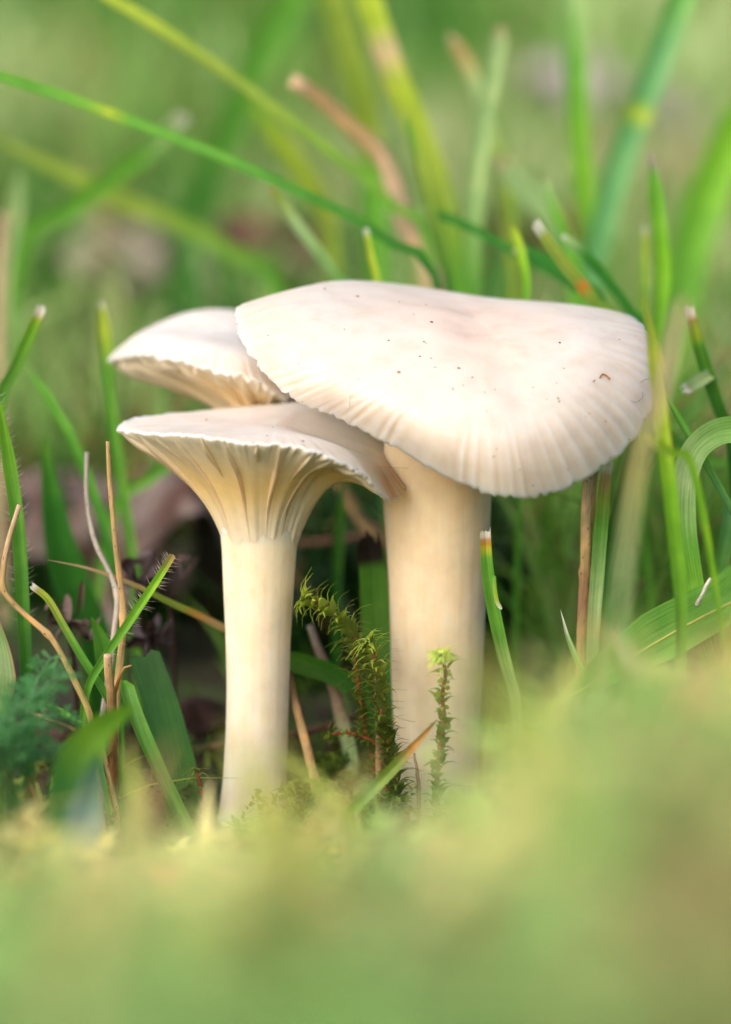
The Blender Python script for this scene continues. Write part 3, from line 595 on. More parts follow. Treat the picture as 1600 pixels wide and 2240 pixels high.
blade('shiny bluish blade below the arched glossy leaf', [(215,1640),(195,1720),(175,1800),(160,1900),(150,2010)], 268, 262, 80, g(0, DGREEN, 0.4, lin((150, 180, 180)), 0.8, lin((140, 175, 170)), 1, GREEN), taper=0.4, roll=0.6)  # pale bluish sheen painted into the blade's colour
blade('yellowish dead blade lying on the moss before the smaller stem', [(205,1905),(250,1930),(300,1965),(350,2000)], 262, 256, 30, g(0, TAN, 1, YGREEN))
blade('small green blade lying beside the feathery leaves', [(100,1540),(130,1555),(165,1580),(200,1610)], 312, 312, 16, g(0, GREEN, 1, GREEN), root=True)
straw('thin brown dead stem lying across the feathery leaves', [(60,1555),(110,1575),(165,1597),(215,1622)], 314, 313, 8, 10, g(0, TAN, 0.5, RBROWN, 1, TAN))

# between and behind the stems
blade('upright green leaf with a dark torn tip between the two stems', [(808,1196),(815,1260),(822,1340),(828,1420),(830,1500)], 334, 336, 70, g(0, DARK * 0.6, 0.10, DARK, 0.16, GREEN * 0.85, 0.6, GREEN * 0.75, 1, DGREEN), name='broad_leaf', cat='leaf', tip='frayed', taper=0.5, roll=0.1, fold=0.35, frayc=DARK * 0.6)
blade('notched dark green blade lying between the two stems', [(620,1440),(665,1455),(710,1468),(750,1490),(790,1520)], 330, 333, 46, g(0, GREEN * 0.7, 1, DGREEN * 0.7), tip='blunt', roll=0.1)
straw('thick pinkish dead stalk leaning between the two stems', [(678,1368),(698,1420),(722,1480),(742,1550),(765,1640)], 336, 334, 17, 34, g(0, GREY * 0.7, 0.4, RBROWN * 1.6, 0.7, PTAN * 0.7, 1, PALE), mat=M_PLAIN)
straw('slim tan stalk beside the smaller stem', [(632,1470),(645,1530),(662,1600),(685,1690),(700,1760)], 326, 322, 17, 24, g(0, RBROWN, 0.3, TAN * 0.7, 1, TAN), mat=M_PLAIN)
straw('reddish brown stem lying level behind both mushroom stems', [(380,1655),(450,1637),(560,1622),(680,1598),(760,1575),(820,1555)], 338, 342, 17, 14, g(0, RBROWN, 1, RBROWN * 0.9), root=False, mat=M_PLAIN)
straw('bent brown stalk seen under the smaller cap behind the stems', [(735,1045),(765,1095),(795,1145),(850,1190),(900,1215)], 368, 362, 26, 32, g(0, TAN * 0.6, 1, TAN * 0.6), mat=M_PLAIN)
straw('thin dull stem crossing level behind the bent brown stalk', [(650,1188),(720,1184),(790,1172),(860,1160)], 378, 376, 14, 14, g(0, RBROWN * 1.3, 1, RBROWN), mat=M_PLAIN, root=True)
blade('thin dark green upright blade seen between the two stems', [(748,1040),(745,1120),(740,1210),(736,1300)], 358, 360, 22, g(0, GREEN * 0.7, 1, DGREEN * 0.8))
blade('small blade with an orange brown point before the largest stem', [(957,1574),(930,1604),(895,1642),(850,1690),(790,1752),(740,1800)], 306, 302, 26, g(0, DARK, 0.06, BROWN, 0.12, ORANGE, 0.3, ORANGE * 0.9, 0.42, OLIVE, 1, GREEN), taper=0.45, roll=0.3, fold=0.7)
straw('slim reddish stalk standing against the moss shoot', [(826,1480),(828,1560),(830,1640),(832,1720)], 316, 318, 14, 18, g(0, RBROWN * 1.3, 1, TAN * 0.6), mat=M_PLAIN)
straw('short pink stub at the foot of the largest stem', [(906,1648),(911,1675),(915,1710)], 316, 316, 5, 9, g(0, lin((170, 110, 110)), 1, lin((190, 140, 130))), n=20, mat=M_PLAIN)

# beside the largest stem
blade('ribbed green blade with a torn yellow tip touching the largest stem', [(1062,1166),(1066,1235),(1076,1310),(1092,1390),(1112,1470),(1128,1530)], 311, 315, 29, g(0, WHITE, 0.05, ORANGE, 0.10, YGREEN, 0.14, GREEN, 0.6, GREEN, 1, PALE), tip='frayed', roll=0.1, fold=0.4)
blade('short splinter peeling from the ribbed green blade', [(1098,1333),(1088,1315),(1083,1285),(1082,1260)], 311, 311, 9, g(0, WHITE, 0.3, YGREEN, 1, GREEN), root=False, tip='blunt', n=14)
straw('speckled tan straw standing under the rim of the largest cap', [(1286,1030),(1284,1120),(1281,1220),(1277,1320),(1272,1440)], 318, 322, 22, 24, g(0, PTAN * 1.2, 0.4, TAN * 1.3, 0.7, RBROWN * 2.2, 1, TAN), flat=0.45, nodes=(0.55,))
straw('narrow tan straw pressed against the speckled straw', [(1302,1028),(1298,1090),(1294,1150),(1290,1205)], 319, 320, 17, 8, g(0, PTAN, 0.5, TAN, 1, BROWN), flat=0.5)
blade('ribbed green blade with a torn tan top beside the speckled straw', [(1328,1022),(1322,1080),(1315,1160),(1307,1260),(1300,1360),(1296,1450)], 317, 321, 31, g(0, PTAN, 0.08, TAN, 0.16, OLIVE, 0.3, GREEN, 0.7, PALE, 1, PALE), tip='frayed', roll=0.1, fold=0.25)
blade('dark green blade behind the tan topped ribbed blade', [(1395,930),(1382,1000),(1362,1090),(1338,1190),(1325,1290)], 326, 330, 34, g(0, GREEN, 0.4, DGREEN, 1, DGREEN), taper=0.2, roll=0.4)
blade('pale withered blade bent over in front of the largest cap', [(1496,650),(1474,730),(1446,850),(1408,960),(1384,1080),(1366,1220),(1352,1340),(1340,1430)], 240, 232, 25, g(0, PTAN * 1.15, 0.3, PTAN, 0.5, lin((200, 190, 120)), 0.8, PALE, 1, PALE), tip='blunt', taper=0.2, roll=0.25)
blade('bright yellow green blade hanging down before the curling blade', [(1405,640),(1428,750),(1445,900),(1462,1050),(1478,1200),(1490,1340),(1488,1470)], 289, 300, 34, g(0, OLIVE, 0.3, YGREEN, 0.5, BRIGHT, 1, GREEN), taper=0.2, rootw=0.35, roll=0.3)
blade('wiry dark blade running from the rim of the largest cap to the curling blade', [(1437,828),(1470,890),(1515,968),(1560,1045),(1600,1120),(1630,1200)], 313, 320, 16, g(0, BRIGHT, 0.12, GREEN, 1, BLUEG * 0.7), taper=0.3, roll=0.6, fold=0.9)
blade('short yellow blade leaning off the pale withered blade', [(1398,948),(1432,968),(1470,992),(1520,1040)], 284, 290, 20, g(0, YGREEN, 1, BRIGHT), taper=0.2)
blade('broad curling green blade bent over at the top like a hook', [(1660,945),(1610,938),(1562,948),(1520,985),(1498,1050),(1494,1140),(1505,1240),(1525,1340),(1552,1440),(1588,1550)], 312, 318, 58, g(0, GREEN, 0.3, PALE, 0.5, GREEN, 0.7, BRIGHT, 1, GREEN), taper=0.05, roll=0.25, fold=0.2, n=60, na=7)
blade('dark green cut blade with a white frayed end and yellow band', [(1508,680),(1525,745),(1548,820),(1575,900),(1600,975)], 330, 336, 29, g(0, WHITE, 0.05, ORANGE, 0.09, OLIVE, 0.2, YGREEN, 0.23, GREEN * 0.9, 1, DGREEN), tip='frayed', roll=0.25, fold=0.6)
blade('snipped piece of blade stuck to the dark frayed blade', [(1503,850),(1520,840),(1542,826),(1556,818)], 331, 333, 30, g(0, PTAN, 0.2, PALE, 1, PALE), tip='frayed', root=False, n=14, roll=0.1)
blade('broad green leaf with a pale midrib under the curling blade', [(1200,1545),(1290,1490),(1380,1430),(1480,1372),(1570,1325),(1680,1270)], 308, 318, 118, g(0, BRIGHT * 0.8, 0.5, GREEN, 1, GREEN), name='broad_leaf', cat='leaf', taper=0.5, roll=0.15, fold=0.35, na=9)
straw('white snipped fibre resting on the broad midrib leaf', [(1556,1266),(1545,1285),(1535,1305),(1524,1326)], 311, 311, 9, 10, g(0, WHITE, 1, GREY), root=False, n=16, mat=M_PLAIN, name='dry_fibre', cat='fibre')
blade('tiny blade with a white twisted tip beside the speckled straw', [(1227,1334),(1234,1362),(1243,1395),(1262,1445),(1275,1480)], 314, 314, 12, g(0, WHITE, 0.3, WHITE * 0.8, 0.4, PALE, 1, GREEN), taper=0.6)
blade('blue green blade standing under the hooked blade', [(1600,1090),(1590,1170),(1578,1230),(1568,1300)], 330, 332, 32, g(0, BLUEG, 1, GREEN), tip='blunt', roll=0.3)
straw('pinkish dry stalk leaning low before the broad midrib leaf', [(1345,1370),(1385,1440),(1420,1510),(1450,1590)], 248, 240, 30, 36, g(0, PTAN, 1, PTAN * 0.9), mat=M_PLAIN)
blade('low slanting green blade behind the hooked blade', [(1620,1000),(1570,1010),(1500,985),(1430,960)], 352, 356, 24, g(0, GREEN, 1, DGREEN))

# the midrib of the broad leaf and the margin of the tan edged leaf are parts
def part_strip(parent_name_label, pts, d0, d1, w, c, name):
    par = next(o for o in COL.objects if o.get('label') == parent_name_label)
    ds = np.linspace(d0, d1, len(pts)); pp = catmull(np.array([P(x, y, d) for (x, y), d in zip(pts, ds)]), 60)
    V, F, uv, s = tube_mesh(pp, w * FRAME / 1600 / 2, 8, 0.6)
    mk(name, V, F, M_PLAIN, par, np.array(par.location) / MM, col=np.tile(c, (len(V), 1)), uv=uv)
part_strip('broad green leaf with a pale midrib under the curling blade', [(1200,1552),(1290,1499),(1380,1440),(1480,1381),(1570,1334),(1680,1278)], 306.5, 316, 7, lin((180, 190, 90)), 'midrib')

# ------------------------------------------------------------------ moss
def moss_shoot_arrays(path, r, spacing=0.34, llen=2.1, lw=0.75, tipburst=14, spread=1.0, col_a=None, col_b=None, stemr=0.28):
    """leaves with recurved points set spirally round a stem; returns stem mesh and leaf mesh arrays"""
    path, Lt = resample(catmull(path, 80), 40); t = unit(np.gradient(path, axis=0))
    nl = int(Lt / spacing); LV, LF, LC = [], [], []
    prof = np.array([0.75, 1.0, 0.62, 0.25, 0.03]); k5 = len(prof)
    def leaf(p0, ax_, outd, ln, w, up, c):
        q = np.cross(ax_, outd); pts = []
        for a, pr in enumerate(prof):
            x = a / (k5 - 1)
            c_ = p0 + outd * (ln * (0.10 + 0.9 * x) * (0.35 + 0.65 * x) * spread) + ax_ * ln * (up * x - 0.55 * x ** 3)
            pts += [c_ - q * w * pr * 0.5 + outd * -0.05 * w, c_ + outd * 0.08 * w * pr, c_ + q * w * pr * 0.5 + outd * -0.05 * w]
        i0 = len(LV); LV.extend(pts); LF.extend((gridfaces(k5, 3) + i0).tolist())
        x = np.repeat(np.linspace(0, 1, k5), 3)[:, None]; LC.extend((np.array(c) * (0.85 + 0.5 * x)).tolist())
    for i in range(nl):
        s = (i + 0.5) / nl; f = s * 39; k = min(int(f), 38); p0 = path[k] + (path[k + 1] - path[k]) * (f - k); ax_ = -t[k]
        a = i * 2.4 + r.random() * 0.7; e1 = unit(np.cross(ax_, [0.3, 1, 0.2])); e2 = np.cross(ax_, e1)
        outd = e1 * math.cos(a) + e2 * math.sin(a); young = sstep(0.35, 0.0, s)
        c = (np.array(col_a) * young + np.array(col_b) * (1 - young)) * (0.65 + 0.7 * r.random())
        leaf(p0 + outd * stemr * 0.7, ax_, outd, llen * (0.4 + 0.85 * r.random()), lw * (0.7 + 0.6 * r.random()), 0.55 + 0.6 * r.random() - 0.25 * young, c)
    for i in range(tipburst):
        a = r.random() * 6.28; ax_ = -t[0]; e1 = unit(np.cross(ax_, [0.3, 1, 0.2])); e2 = np.cross(ax_, e1); outd = e1 * math.cos(a) + e2 * math.sin(a)
        leaf(path[0] + ax_ * 0.2 * r.random(), ax_, outd, llen * (0.5 + 0.5 * r.random()), lw, 0.9 * r.random() + 0.1, np.array(col_a) * (0.8 + 0.5 * r.random()))
    return path, np.array(LV), np.array(LF), np.array(LC), stemr
MOSSY = lin((160, 178, 78)); MOSSD = lin((112, 132, 54)); MOSSL = lin((196, 212, 120))
def moss_shoot(label, pts, d0, d1, ca, cb, seed, **kw):
    r = np.random.default_rng(seed); ds = np.linspace(d0, d1, len(pts)); pp = np.array([P(x, y, d) for (x, y), d in zip(pts, ds)])
    if kw.pop('root', True): pp, _ = to_ground(pp, 0.2)
    path, LV, LF, LC, sr = moss_shoot_arrays(pp, r, col_a=ca, col_b=cb, **kw)
    root = empty('moss_shoot', path[-1]); tag(root, label, 'moss', 'moss shoots beside the stems')
    V, F, uv, s = tube_mesh(path, np.linspace(sr * 0.7, sr, len(path)), 8)
    mk('stem', V, F, M_PLAIN, root, path[-1], col=np.tile(lin((132, 62, 34)), (len(V), 1)), uv=uv)
    o = mk('leaflets', LV, LF, M_MOSS, root, path[-1], col=LC, uv=np.zeros((len(LV), 2))); tag(o, kind='stuff')
moss_shoot('small upright moss shoot with a curled pale green head before the largest stem', [(968,1440),(975,1475),(968,1520),(972,1570),(966,1620),(958,1680)], 306, 309, MOSSL, MOSSD, 5, tipburst=110, llen=2.1, lw=1.2, spacing=0.3, stemr=0.3)
moss_shoot('long moss shoot arching over between the two stems', [(672,1312),(715,1325),(752,1358),(785,1405),(815,1465),(828,1530),(845,1600),(858,1670)], 318, 316, MOSSY, MOSSD * 0.8, 9, tipburst=22, llen=3.0, lw=1.1, spacing=0.16)
moss_shoot('second bushy moss shoot standing beside the arching one', [(808,1408),(826,1455),(838,1510),(836,1570),(852,1630),(866,1700)], 313, 314, MOSSY, MOSSD * 0.8, 13, tipburst=26, llen=2.9, lw=1.1, spacing=0.17)
moss_shoot('low moss shoot pointing sideways at the foot of the arching one', [(728,1606),(760,1603),(795,1612),(830,1640)], 322, 322, MOSSY * 0.8, MOSSD * 0.7, 17, tipburst=14, llen=2.2, lw=0.5, spacing=0.25)
moss_shoot('pale moss shoot leaning behind the arching one', [(768,1380),(778,1440),(786,1510),(798,1590),(815,1660)], 322, 323, MOSSY * 0.7, MOSSD * 0.7, 21, tipburst=14, llen=2.8, lw=1.1, spacing=0.22)
moss_shoot('small dark moss shoot beside the foot of the smaller stem', [(432,1690),(440,1730),(446,1780),(450,1830)], 318, 318, MOSSY * 0.7, MOSSD * 0.6, 25, tipburst=10, llen=2.2, lw=0.5, spacing=0.3)

# feathery yarrow leaves low beside the dry stalks
def yarrow(label, pts, d0, d1, seed, ln=3.6):
    r = np.random.default_rng(seed); ds = np.linspace(d0, d1, len(pts)); pp = np.array([P(x, y, d) for (x, y), d in zip(pts, ds)])
    pp, _ = to_ground(pp, 0.5); path, Lt = resample(catmull(pp, 80), 40); t = unit(np.gradient(path, axis=0))
    root = empty('yarrow_leaf', path[-1]); tag(root, label, 'leaf', 'feathery leaves low beside the dry stalks')
    V, F, uv, s = tube_mesh(path, np.linspace(0.12, 0.3, 40), 6)
    mk('rachis', V, F, M_BLADE, root, path[-1], col=np.tile(lin((110, 160, 110)), (len(V), 1)), uv=uv)
    LV, LF, LC = [], [], []
    def seg(p0, p1, w, up, c):
        q = unit(np.cross(p1 - p0, up)) * w; m = 0.5 * (p0 + p1) + up * 0.06; i0 = len(LV)
        LV.extend([p0 - q * 0.6, p0 + q * 0.6, m - q, m + q, p1 - q * 0.15, p1 + q * 0.15]); LF.extend([[i0, i0 + 1, i0 + 3, i0 + 2], [i0 + 2, i0 + 3, i0 + 5, i0 + 4]]); LC.extend([c] * 6)
    nl = int(Lt / 0.75)
    for i in range(nl):
        k = int((i + 0.5) / nl * 36); s_ = k / 39; w = ln * (0.35 + 0.65 * min(1, s_ * 4)) * (1 - 0.35 * s_)
        up0 = unit(np.array([r.normal() * 0.4, -0.5 + r.normal() * 0.3, 1.0])); sd_ = unit(np.cross(t[k], up0))
        for sg in (-1, 1):
            d = unit(sd_ * sg - t[k] * 0.55 + up0 * (0.2 + 0.35 * r.normal())); p0 = path[k]; p1 = p0 + d * w
            c = lin((70, 130, 72)) * (0.7 + 0.7 * r.random()); seg(p0, p1, 0.14, up0, c)
            for f in (0.3, 0.5, 0.7, 0.88):
                for s2 in (-1, 1):
                    dd = unit(d + s2 * unit(np.cross(d, up0)) * 0.9 + up0 * r.normal() * 0.4); b0 = p0 + (p1 - p0) * f; seg(b0, b0 + dd * w * 0.34, 0.11, up0, c * 1.1)
    o = mk('leaflets', np.array(LV), np.array(LF), M_FIELD, root, path[-1], col=np.array(LC), uv=np.zeros((len(LV), 2))); tag(o, kind='stuff')
yarrow('feathery blue green leaf fanning out below the hairy upright blade', [(150,1470),(100,1500),(50,1540),(0,1580),(-50,1640)], 290, 284, 3)
yarrow('feathery leaf lying under the fanned one beside the arched leaf', [(165,1680),(120,1650),(70,1640),(20,1650),(-40,1690)], 292, 286, 5)
yarrow('feathery leaf pointing up behind the tan edged leaf', [(110,1440),(80,1490),(60,1560),(40,1640),(20,1720)], 300, 292, 8)
yarrow('feathery leaf drooping low to the moss below the others', [(30,1760),(20,1700),(0,1650),(-30,1610)], 288, 284, 12)
yarrow('feathery leaf curling toward the kinked dry stalk', [(185,1600),(150,1575),(110,1565),(60,1580),(0,1620)], 298, 292, 15, 3.0)

# ------------------------------------------------------------------ dead leaves and withered bits
def dead_leaf(label, c, size, rot, arch, cols, seed, name='dead_leaf', seat=True, tunnel=False, lift=0.0):
    """a curled sheet with a midrib fold, lobed outline and real thickness"""
    r = np.random.default_rng(seed); nu, nv = 26, 34
    u = np.linspace(-1, 1, nu)[:, None]; v = np.linspace(0, 1, nv)[None]
    w = np.sin(np.pi * np.clip(v, 0.02, 0.99) ** 0.8) ** 0.8 * (1 + 0.18 * np.sin(v * 26 + seed) + 0.12 * (vnoise(v * 14, v * 0, seed) - 0.5))
    x = u * w * size[0] / 2; y = (v - 0.5) * size[1] + 0 * u
    if tunnel: x = u * size[0] / 2 * (0.85 + 0.2 * np.sin(v * 7))
    z = arch * (1 - u ** 2) * ((0.8 + 0.2 * np.sin(np.pi * v)) if tunnel else np.sin(np.pi * v)) + 0.8 * (vnoise(u * 3 + 5, v * 6, seed) - 0.5) * size[0] * 0.22 + 0.12 * size[0] * np.abs(u) ** 3 * np.sin(v * 17)
    top = np.stack([x + 0 * z, y + 0 * z, z], -1).reshape(-1, 3)
    Rm = np.array(Matrix.Rotation(rot[2], 3, 'Z') @ Matrix.Rotation(rot[1], 3, 'Y') @ Matrix.Rotation(rot[0], 3, 'X'))
    V = np.vstack([top, top - np.array([0, 0, 0.12])]) @ Rm.T + c
    if seat: V[:, 2] += float(gz(c[0], c[1])) - V[:, 2].min() - 0.3 + lift
    F1 = gridfaces(nu, nv); n0 = nu * nv
    bd = np.r_[np.arange(nv), np.arange(1, nu) * nv + nv - 1, (nu - 1) * nv + np.arange(nv - 2, -1, -1), np.arange(nu - 2, 0, -1) * nv]
    F2 = np.stack([bd, np.roll(bd, -1), np.roll(bd, -1) + n0, bd + n0], -1)
    mixf = np.clip(vnoise(u * 4 + 8, v * 7, seed + 3) * 1.4 - 0.2, 0, 1).reshape(-1, 1)
    cc = np.array(cols[0]) * (1 - mixf) + np.array(cols[1]) * mixf; veinm = (np.abs(u) + 0 * v < 0.06).reshape(-1, 1); cc = np.where(veinm, cc * 1.3, cc)
    uv = np.stack([x + 0 * v, y], -1).reshape(-1, 2)
    o = mk(name, V, [F1, F1[:, ::-1] + n0, F2], M_PLAIN, None, np.array([c[0], c[1], V[:, 2].min()]), col=np.vstack([cc, cc * 0.6]), uv=np.vstack([uv, uv]))
    tag(o, label, 'dead leaf'); return o
LIFT = 26.0
LILAC = lin((132, 118, 116)); LBR = lin((74, 46, 38)); DBR = lin((46, 26, 20))
dead_leaf('large curled brown dead leaf arching like a cave behind the smaller stem', P(352, 1400, 412), (23, 30), (0.0, 0.1, 0.25), 25.0, (LBR, LILAC), 4, tunnel=True)
dead_leaf('mauve brown dead leaf lying behind the greyish dead stalk', P(200, 1250, 440), (26, 36), (0.5, -0.2, 1.1), 9.0, (LBR, LILAC), 9)
dead_leaf('dark dead leaf pressed flat behind the dry stalks', P(150, 1330, 352), (14, 22), (0.05, 0.1, 0.8), 2.0, (DBR, LBR), 12)
dead_leaf('dark curled dead leaf between the smaller stem and the dry stalks', P(430, 1330, 348), (12, 20), (0.2, 0.1, 2.2), 4.0, (DBR, LBR * 0.8), 15)
dead_leaf('pale lilac dead leaf lying in the lawn far behind the blue green blade', P(1330, 160, 900) , (60, 80), (0.25, 0.2, 0.6), 10.0, (lin((150, 142, 140)), lin((192, 184, 184))), 18, lift=LIFT)
dead_leaf('brown dead leaf lying in the lawn under the long arching blade', P(600, 450, 640), (34, 44), (0.2, 0.0, 1.4), 6.0, (LBR, lin((120, 84, 66))), 21, lift=LIFT)
dead_leaf('grey brown dead leaf lying in the lawn beside the pale tipped blade', P(290, 540, 600), (30, 48), (0.2, 0.1, 0.2), 5.0, (lin((130, 120, 108)), lin((168, 158, 142))), 24, lift=LIFT)
dead_leaf('rusty dead leaf lying in the lawn behind the brown tipped blade', P(1130, 430, 650), (34, 46), (0.2, 0.1, 2.6), 5.0, (LBR, lin((140, 92, 62))), 27, lift=LIFT)
dead_leaf('beige dead leaf lying in the lawn beyond the bright yellow green blade', P(1470, 400, 780), (40, 60), (0.2, -0.1, 0.9), 6.0, (lin((150, 130, 108)), lin((176, 160, 140))), 30, lift=LIFT)
def withered(label, c, size, seed, cols):
    r = np.random.default_rng(seed); c = np.array(c); base = np.array([c[0], c[1], float(gz(c[0], c[1]))])
    root = empty('withered_flower', base); tag(root, label, 'dead flower')
    V, F, uv, s = tube_mesh(catmull(np.array([c, (c + base) / 2 + np.array([0.8, 0.5, 0]), base - np.array([0, 0, 1])]), 16), 0.35, 7)
    mk('stalk', V, F, M_PLAIN, root, base, col=np.tile(cols[0], (len(V), 1)), uv=uv)
    for i in range(12):
        a = i / 12 * 6.283 + r.random(); el = r.random() * 1.6 - 0.5; d = np.array([math.cos(a) * math.cos(el), math.sin(a) * math.cos(el), math.sin(el)])
        q = np.array([c, c + d * size * 0.5, c + d * size * 0.8 + np.array([0, 0, r.normal() * size * 0.3]), c + d * size * 0.7 + r.normal(size=3) * size * 0.3])
        p, L_ = resample(catmull(q, 30), 14); x = np.linspace(0, 1, 14)
        V, F, uv, _, _ = ribbon(p, size * 0.32, np.sin(np.pi * (0.1 + 0.85 * x)), r.random() * 3, 0.6, 3, r)
        mk('petal', V, F, M_PLAIN, root, base, col=np.tile(cols[0] * (1 - i % 3 / 2) + cols[1] * (i % 3 / 2), (len(V), 1)), uv=uv)
withered('shrivelled dark flower head beside the split tipped blade', P(150, 1362, 332), 3.4, 3, (DBR, lin((122, 100, 98))))
withered('shrivelled dark purple flower head behind the hairy cut blade', P(300, 1275, 340), 3.8, 6, (DBR * 0.8, lin((96, 82, 92))))
withered('small withered flower head behind the half dead blade', P(365, 1245, 346), 3.0, 8, (DBR, lin((110, 90, 96))))
withered('dark withered scrap at the foot of the tan stalk', P(330, 1405, 338), 3.6, 11, (DBR * 0.8, lin((90, 80, 92))))

# ------------------------------------------------------------------ the lawn, moss carpet and litter (nobody could count them)
def field(n, xs, ys, hs, ws, segs, cols, seed, lean=0.5, name='grass', label='', keep=None, dead=0.08, na=3):
    r = np.random.default_rng(seed); x = xs(r, n); y = ys(r, n)
    if keep is not None:
        k = keep(x, y, r); x, y = x[k], y[k]
    n = len(x); h = hs[0] + (hs[1] - hs[0]) * r.random(n) ** 1.4; w = ws[0] + (ws[1] - ws[0]) * r.random(n)
    far = np.clip((y - 300) / 1500, 0, 1.5); h = h * (1 + 0.4 * far); w = w * (1 + 1.2 * far)
    az = r.random(n) * 6.283; ln = lean * (0.2 + 1.2 * r.random(n)); s = np.linspace(0, 1, segs + 1)
    horiz = h[:, None] * ln[:, None] * s[None] ** 1.8; zz = h[:, None] * (s[None] - 0.35 * np.minimum(ln, 1.3)[:, None] * s[None] ** 2.4)
    cx = x[:, None] + np.cos(az)[:, None] * horiz; cy = y[:, None] + np.sin(az)[:, None] * horiz; cz = gz(x, y)[:, None] - 1.0 + zz
    az2 = az + np.pi / 2 + r.normal(size=n) * 0.5; prof = np.array([0.75, 1.0, 0.95, 0.75, 0.45, 0.06]) if segs == 5 else np.interp(s, [0, 0.3, 0.7, 1], [0.8, 1, 0.8, 0.06])
    hw = w[:, None] * prof[None] / 2; u = np.linspace(-1, 1, na)
    V = np.stack([cx[..., None] + np.cos(az2)[:, None, None] * hw[..., None] * u, cy[..., None] + np.sin(az2)[:, None, None] * hw[..., None] * u,
                  cz[..., None] + (np.abs(u) * 0.35)[None, None] * hw[..., None]], -1)
    per = (segs + 1) * na; F = (gridfaces(segs + 1, na)[None] + (np.arange(n) * per)[:, None, None]).reshape(-1, 4)
    ci = r.random(n); patch = 0.5 * vnoise(x / 60, y / 60, seed + 1) + 0.5 * vnoise(x / 170, y / 240, seed + 4)
    a, b_, c3 = [np.array(c) for c in cols[:3]]; t = np.clip(0.40 * ci + 2.2 * (patch - 0.40), 0, 1)[:, None]
    base = np.where(t < 0.5, a * (1 - 2 * t) + b_ * 2 * t, b_ * (2 - 2 * t) + c3 * (2 * t - 1)) * (0.75 + 0.5 * r.random(n))[:, None]
    dd = r.random(n) < dead; base[dd] = TAN * (0.5 + 0.5 * r.random((dd.sum(), 1)))
    C = base[:, None] * (0.8 + 0.35 * s)[None, :, None]
    C = np.repeat(C.reshape(-1, 3), na, 0)
    uv = np.zeros((len(C), 2)); uv[:, 0] = np.tile(np.tile(u, segs + 1), n) + np.repeat(ci * 50, per); uv[:, 1] = np.repeat(np.tile(s * 20, n), na)
    o = mk(name, V.reshape(-1, 3), F, M_FIELD, None, None, col=C, uv=uv); tag(o, label, 'grass', kind='stuff'); return o
uni = lambda a, b_: (lambda r, n: a + (b_ - a) * r.random(n))
def fan(y0, y1, pw):
    return lambda r, n: y0 + (y1 - y0) * r.random(n) ** pw
def field_fan(n, y0, y1, pw, hs, ws, cols, seed, lean, label, segs=5, keep=None, dead=0.08, half=0.34):
    # ys drawn first, xs inside a fan that is a good deal wider than the view
    hold = {}
    def ys(r, n): return hold['y']
    def xs(r, n):
        y = y0 + (y1 - y0) * r.random(n) ** pw; hold['y'] = y; return (r.random(n) * 2 - 1) * (60 + half * (y + 315))
    return field(n, xs, ys, hs, ws, segs, cols, seed, lean, 'grass', label, keep, dead)
LG = [lin((58, 122, 40)), lin((148, 196, 98)), lin((226, 232, 190))]
def not_near(x, y, r):
    # keep the foot of the cluster open and the shaded hollow behind it thin
    k = r.random(len(x)) < np.where(y < 45, 0.25, np.where(y < 90, 0.6, 1.0))
    k &= ~((x < 20) & (x > -70) & (y < 125) & (r.random(len(x)) < 0.82))
    for (bx, by) in ((big_base[0], big_base[1]), (small_base[0], small_base[1]), (back_base[0], back_base[1])): k &= np.hypot(x - bx, y - by) > 9
    return k
field_fan(5200, 12, 260, 0.8, (9, 26), (0.8, 2.0), [lin((36, 84, 26)), lin((66, 122, 40)), lin((110, 150, 60))], 41, 0.8, 'short dark lawn grass just behind the mushrooms', keep=not_near, dead=0.05)
field_fan(9000, 130, 900, 0.75, (22, 58), (1.2, 3.2), LG, 42, 0.6, 'soft green lawn grass behind the mushrooms')
field_fan(2600, 130, 800, 0.8, (50, 100), (0.8, 2.0), LG, 46, 1.0, 'long loose grass blades tangled in the lawn behind the mushrooms', dead=0.12)
field(430, lambda r, n: 20 + 60 * r.random(n), uni(34, 130), (30, 74), (0.7, 1.7), 5, [lin((64, 128, 44)), lin((116, 168, 70)), lin((176, 190, 110))], 47, 0.75, 'grass', 'thin tangled grass standing close behind the caps', dead=0.14)
field(420, uni(-16, 24), uni(62, 140), (20, 40), (1.2, 2.6), 5, [lin((20, 58, 14)), lin((32, 84, 22)), lin((52, 106, 36))], 49, 0.6, 'grass', 'dense grass coloured dark for shade in the hollow behind the stems', dead=0.03)  # shade of the gap between the stems put into the blade colours
field(260, uni(-60, -14), uni(108, 165), (14, 34), (1.2, 2.6), 5, [lin((24, 56, 16)), lin((40, 84, 26)), lin((66, 112, 44))], 50, 0.7, 'grass', 'grass coloured dark for shade round the curled dead leaf', dead=0.06)  # the hollow's shade put into these blade colours as well
field_fan(9000, 700, 4200, 0.8, (40, 80), (2.0, 4.2), LG, 43, 0.6, 'pale green lawn stretching away behind the mushrooms', segs=4)
def front_keep(x, y, r):
    return (np.hypot(x, y + 315) > 70) & (y < -48) & (y > -260)
FG = [lin((142, 192, 104)), lin((186, 208, 136)), lin((222, 212, 156))]
field(150, uni(-80, 80), uni(-205, -75), (11, 22), (1.2, 3.0), 5, [lin((120, 186, 80)), lin((206, 206, 110)), lin((232, 200, 160))], 48, 0.8, 'grass', 'taller loose grass blades on the bank before the mushrooms', lambda x, y, r: np.hypot(x, y + 315) > 80, dead=0.25)
field(70, uni(12, 75), uni(-165, -80), (13, 24), (0.9, 2.4), 5, [lin((150, 200, 90)), lin((222, 214, 130)), lin((236, 206, 170))], 51, 0.7, 'grass', 'pale loose blades on the mound before the speckled straw', dead=0.3)
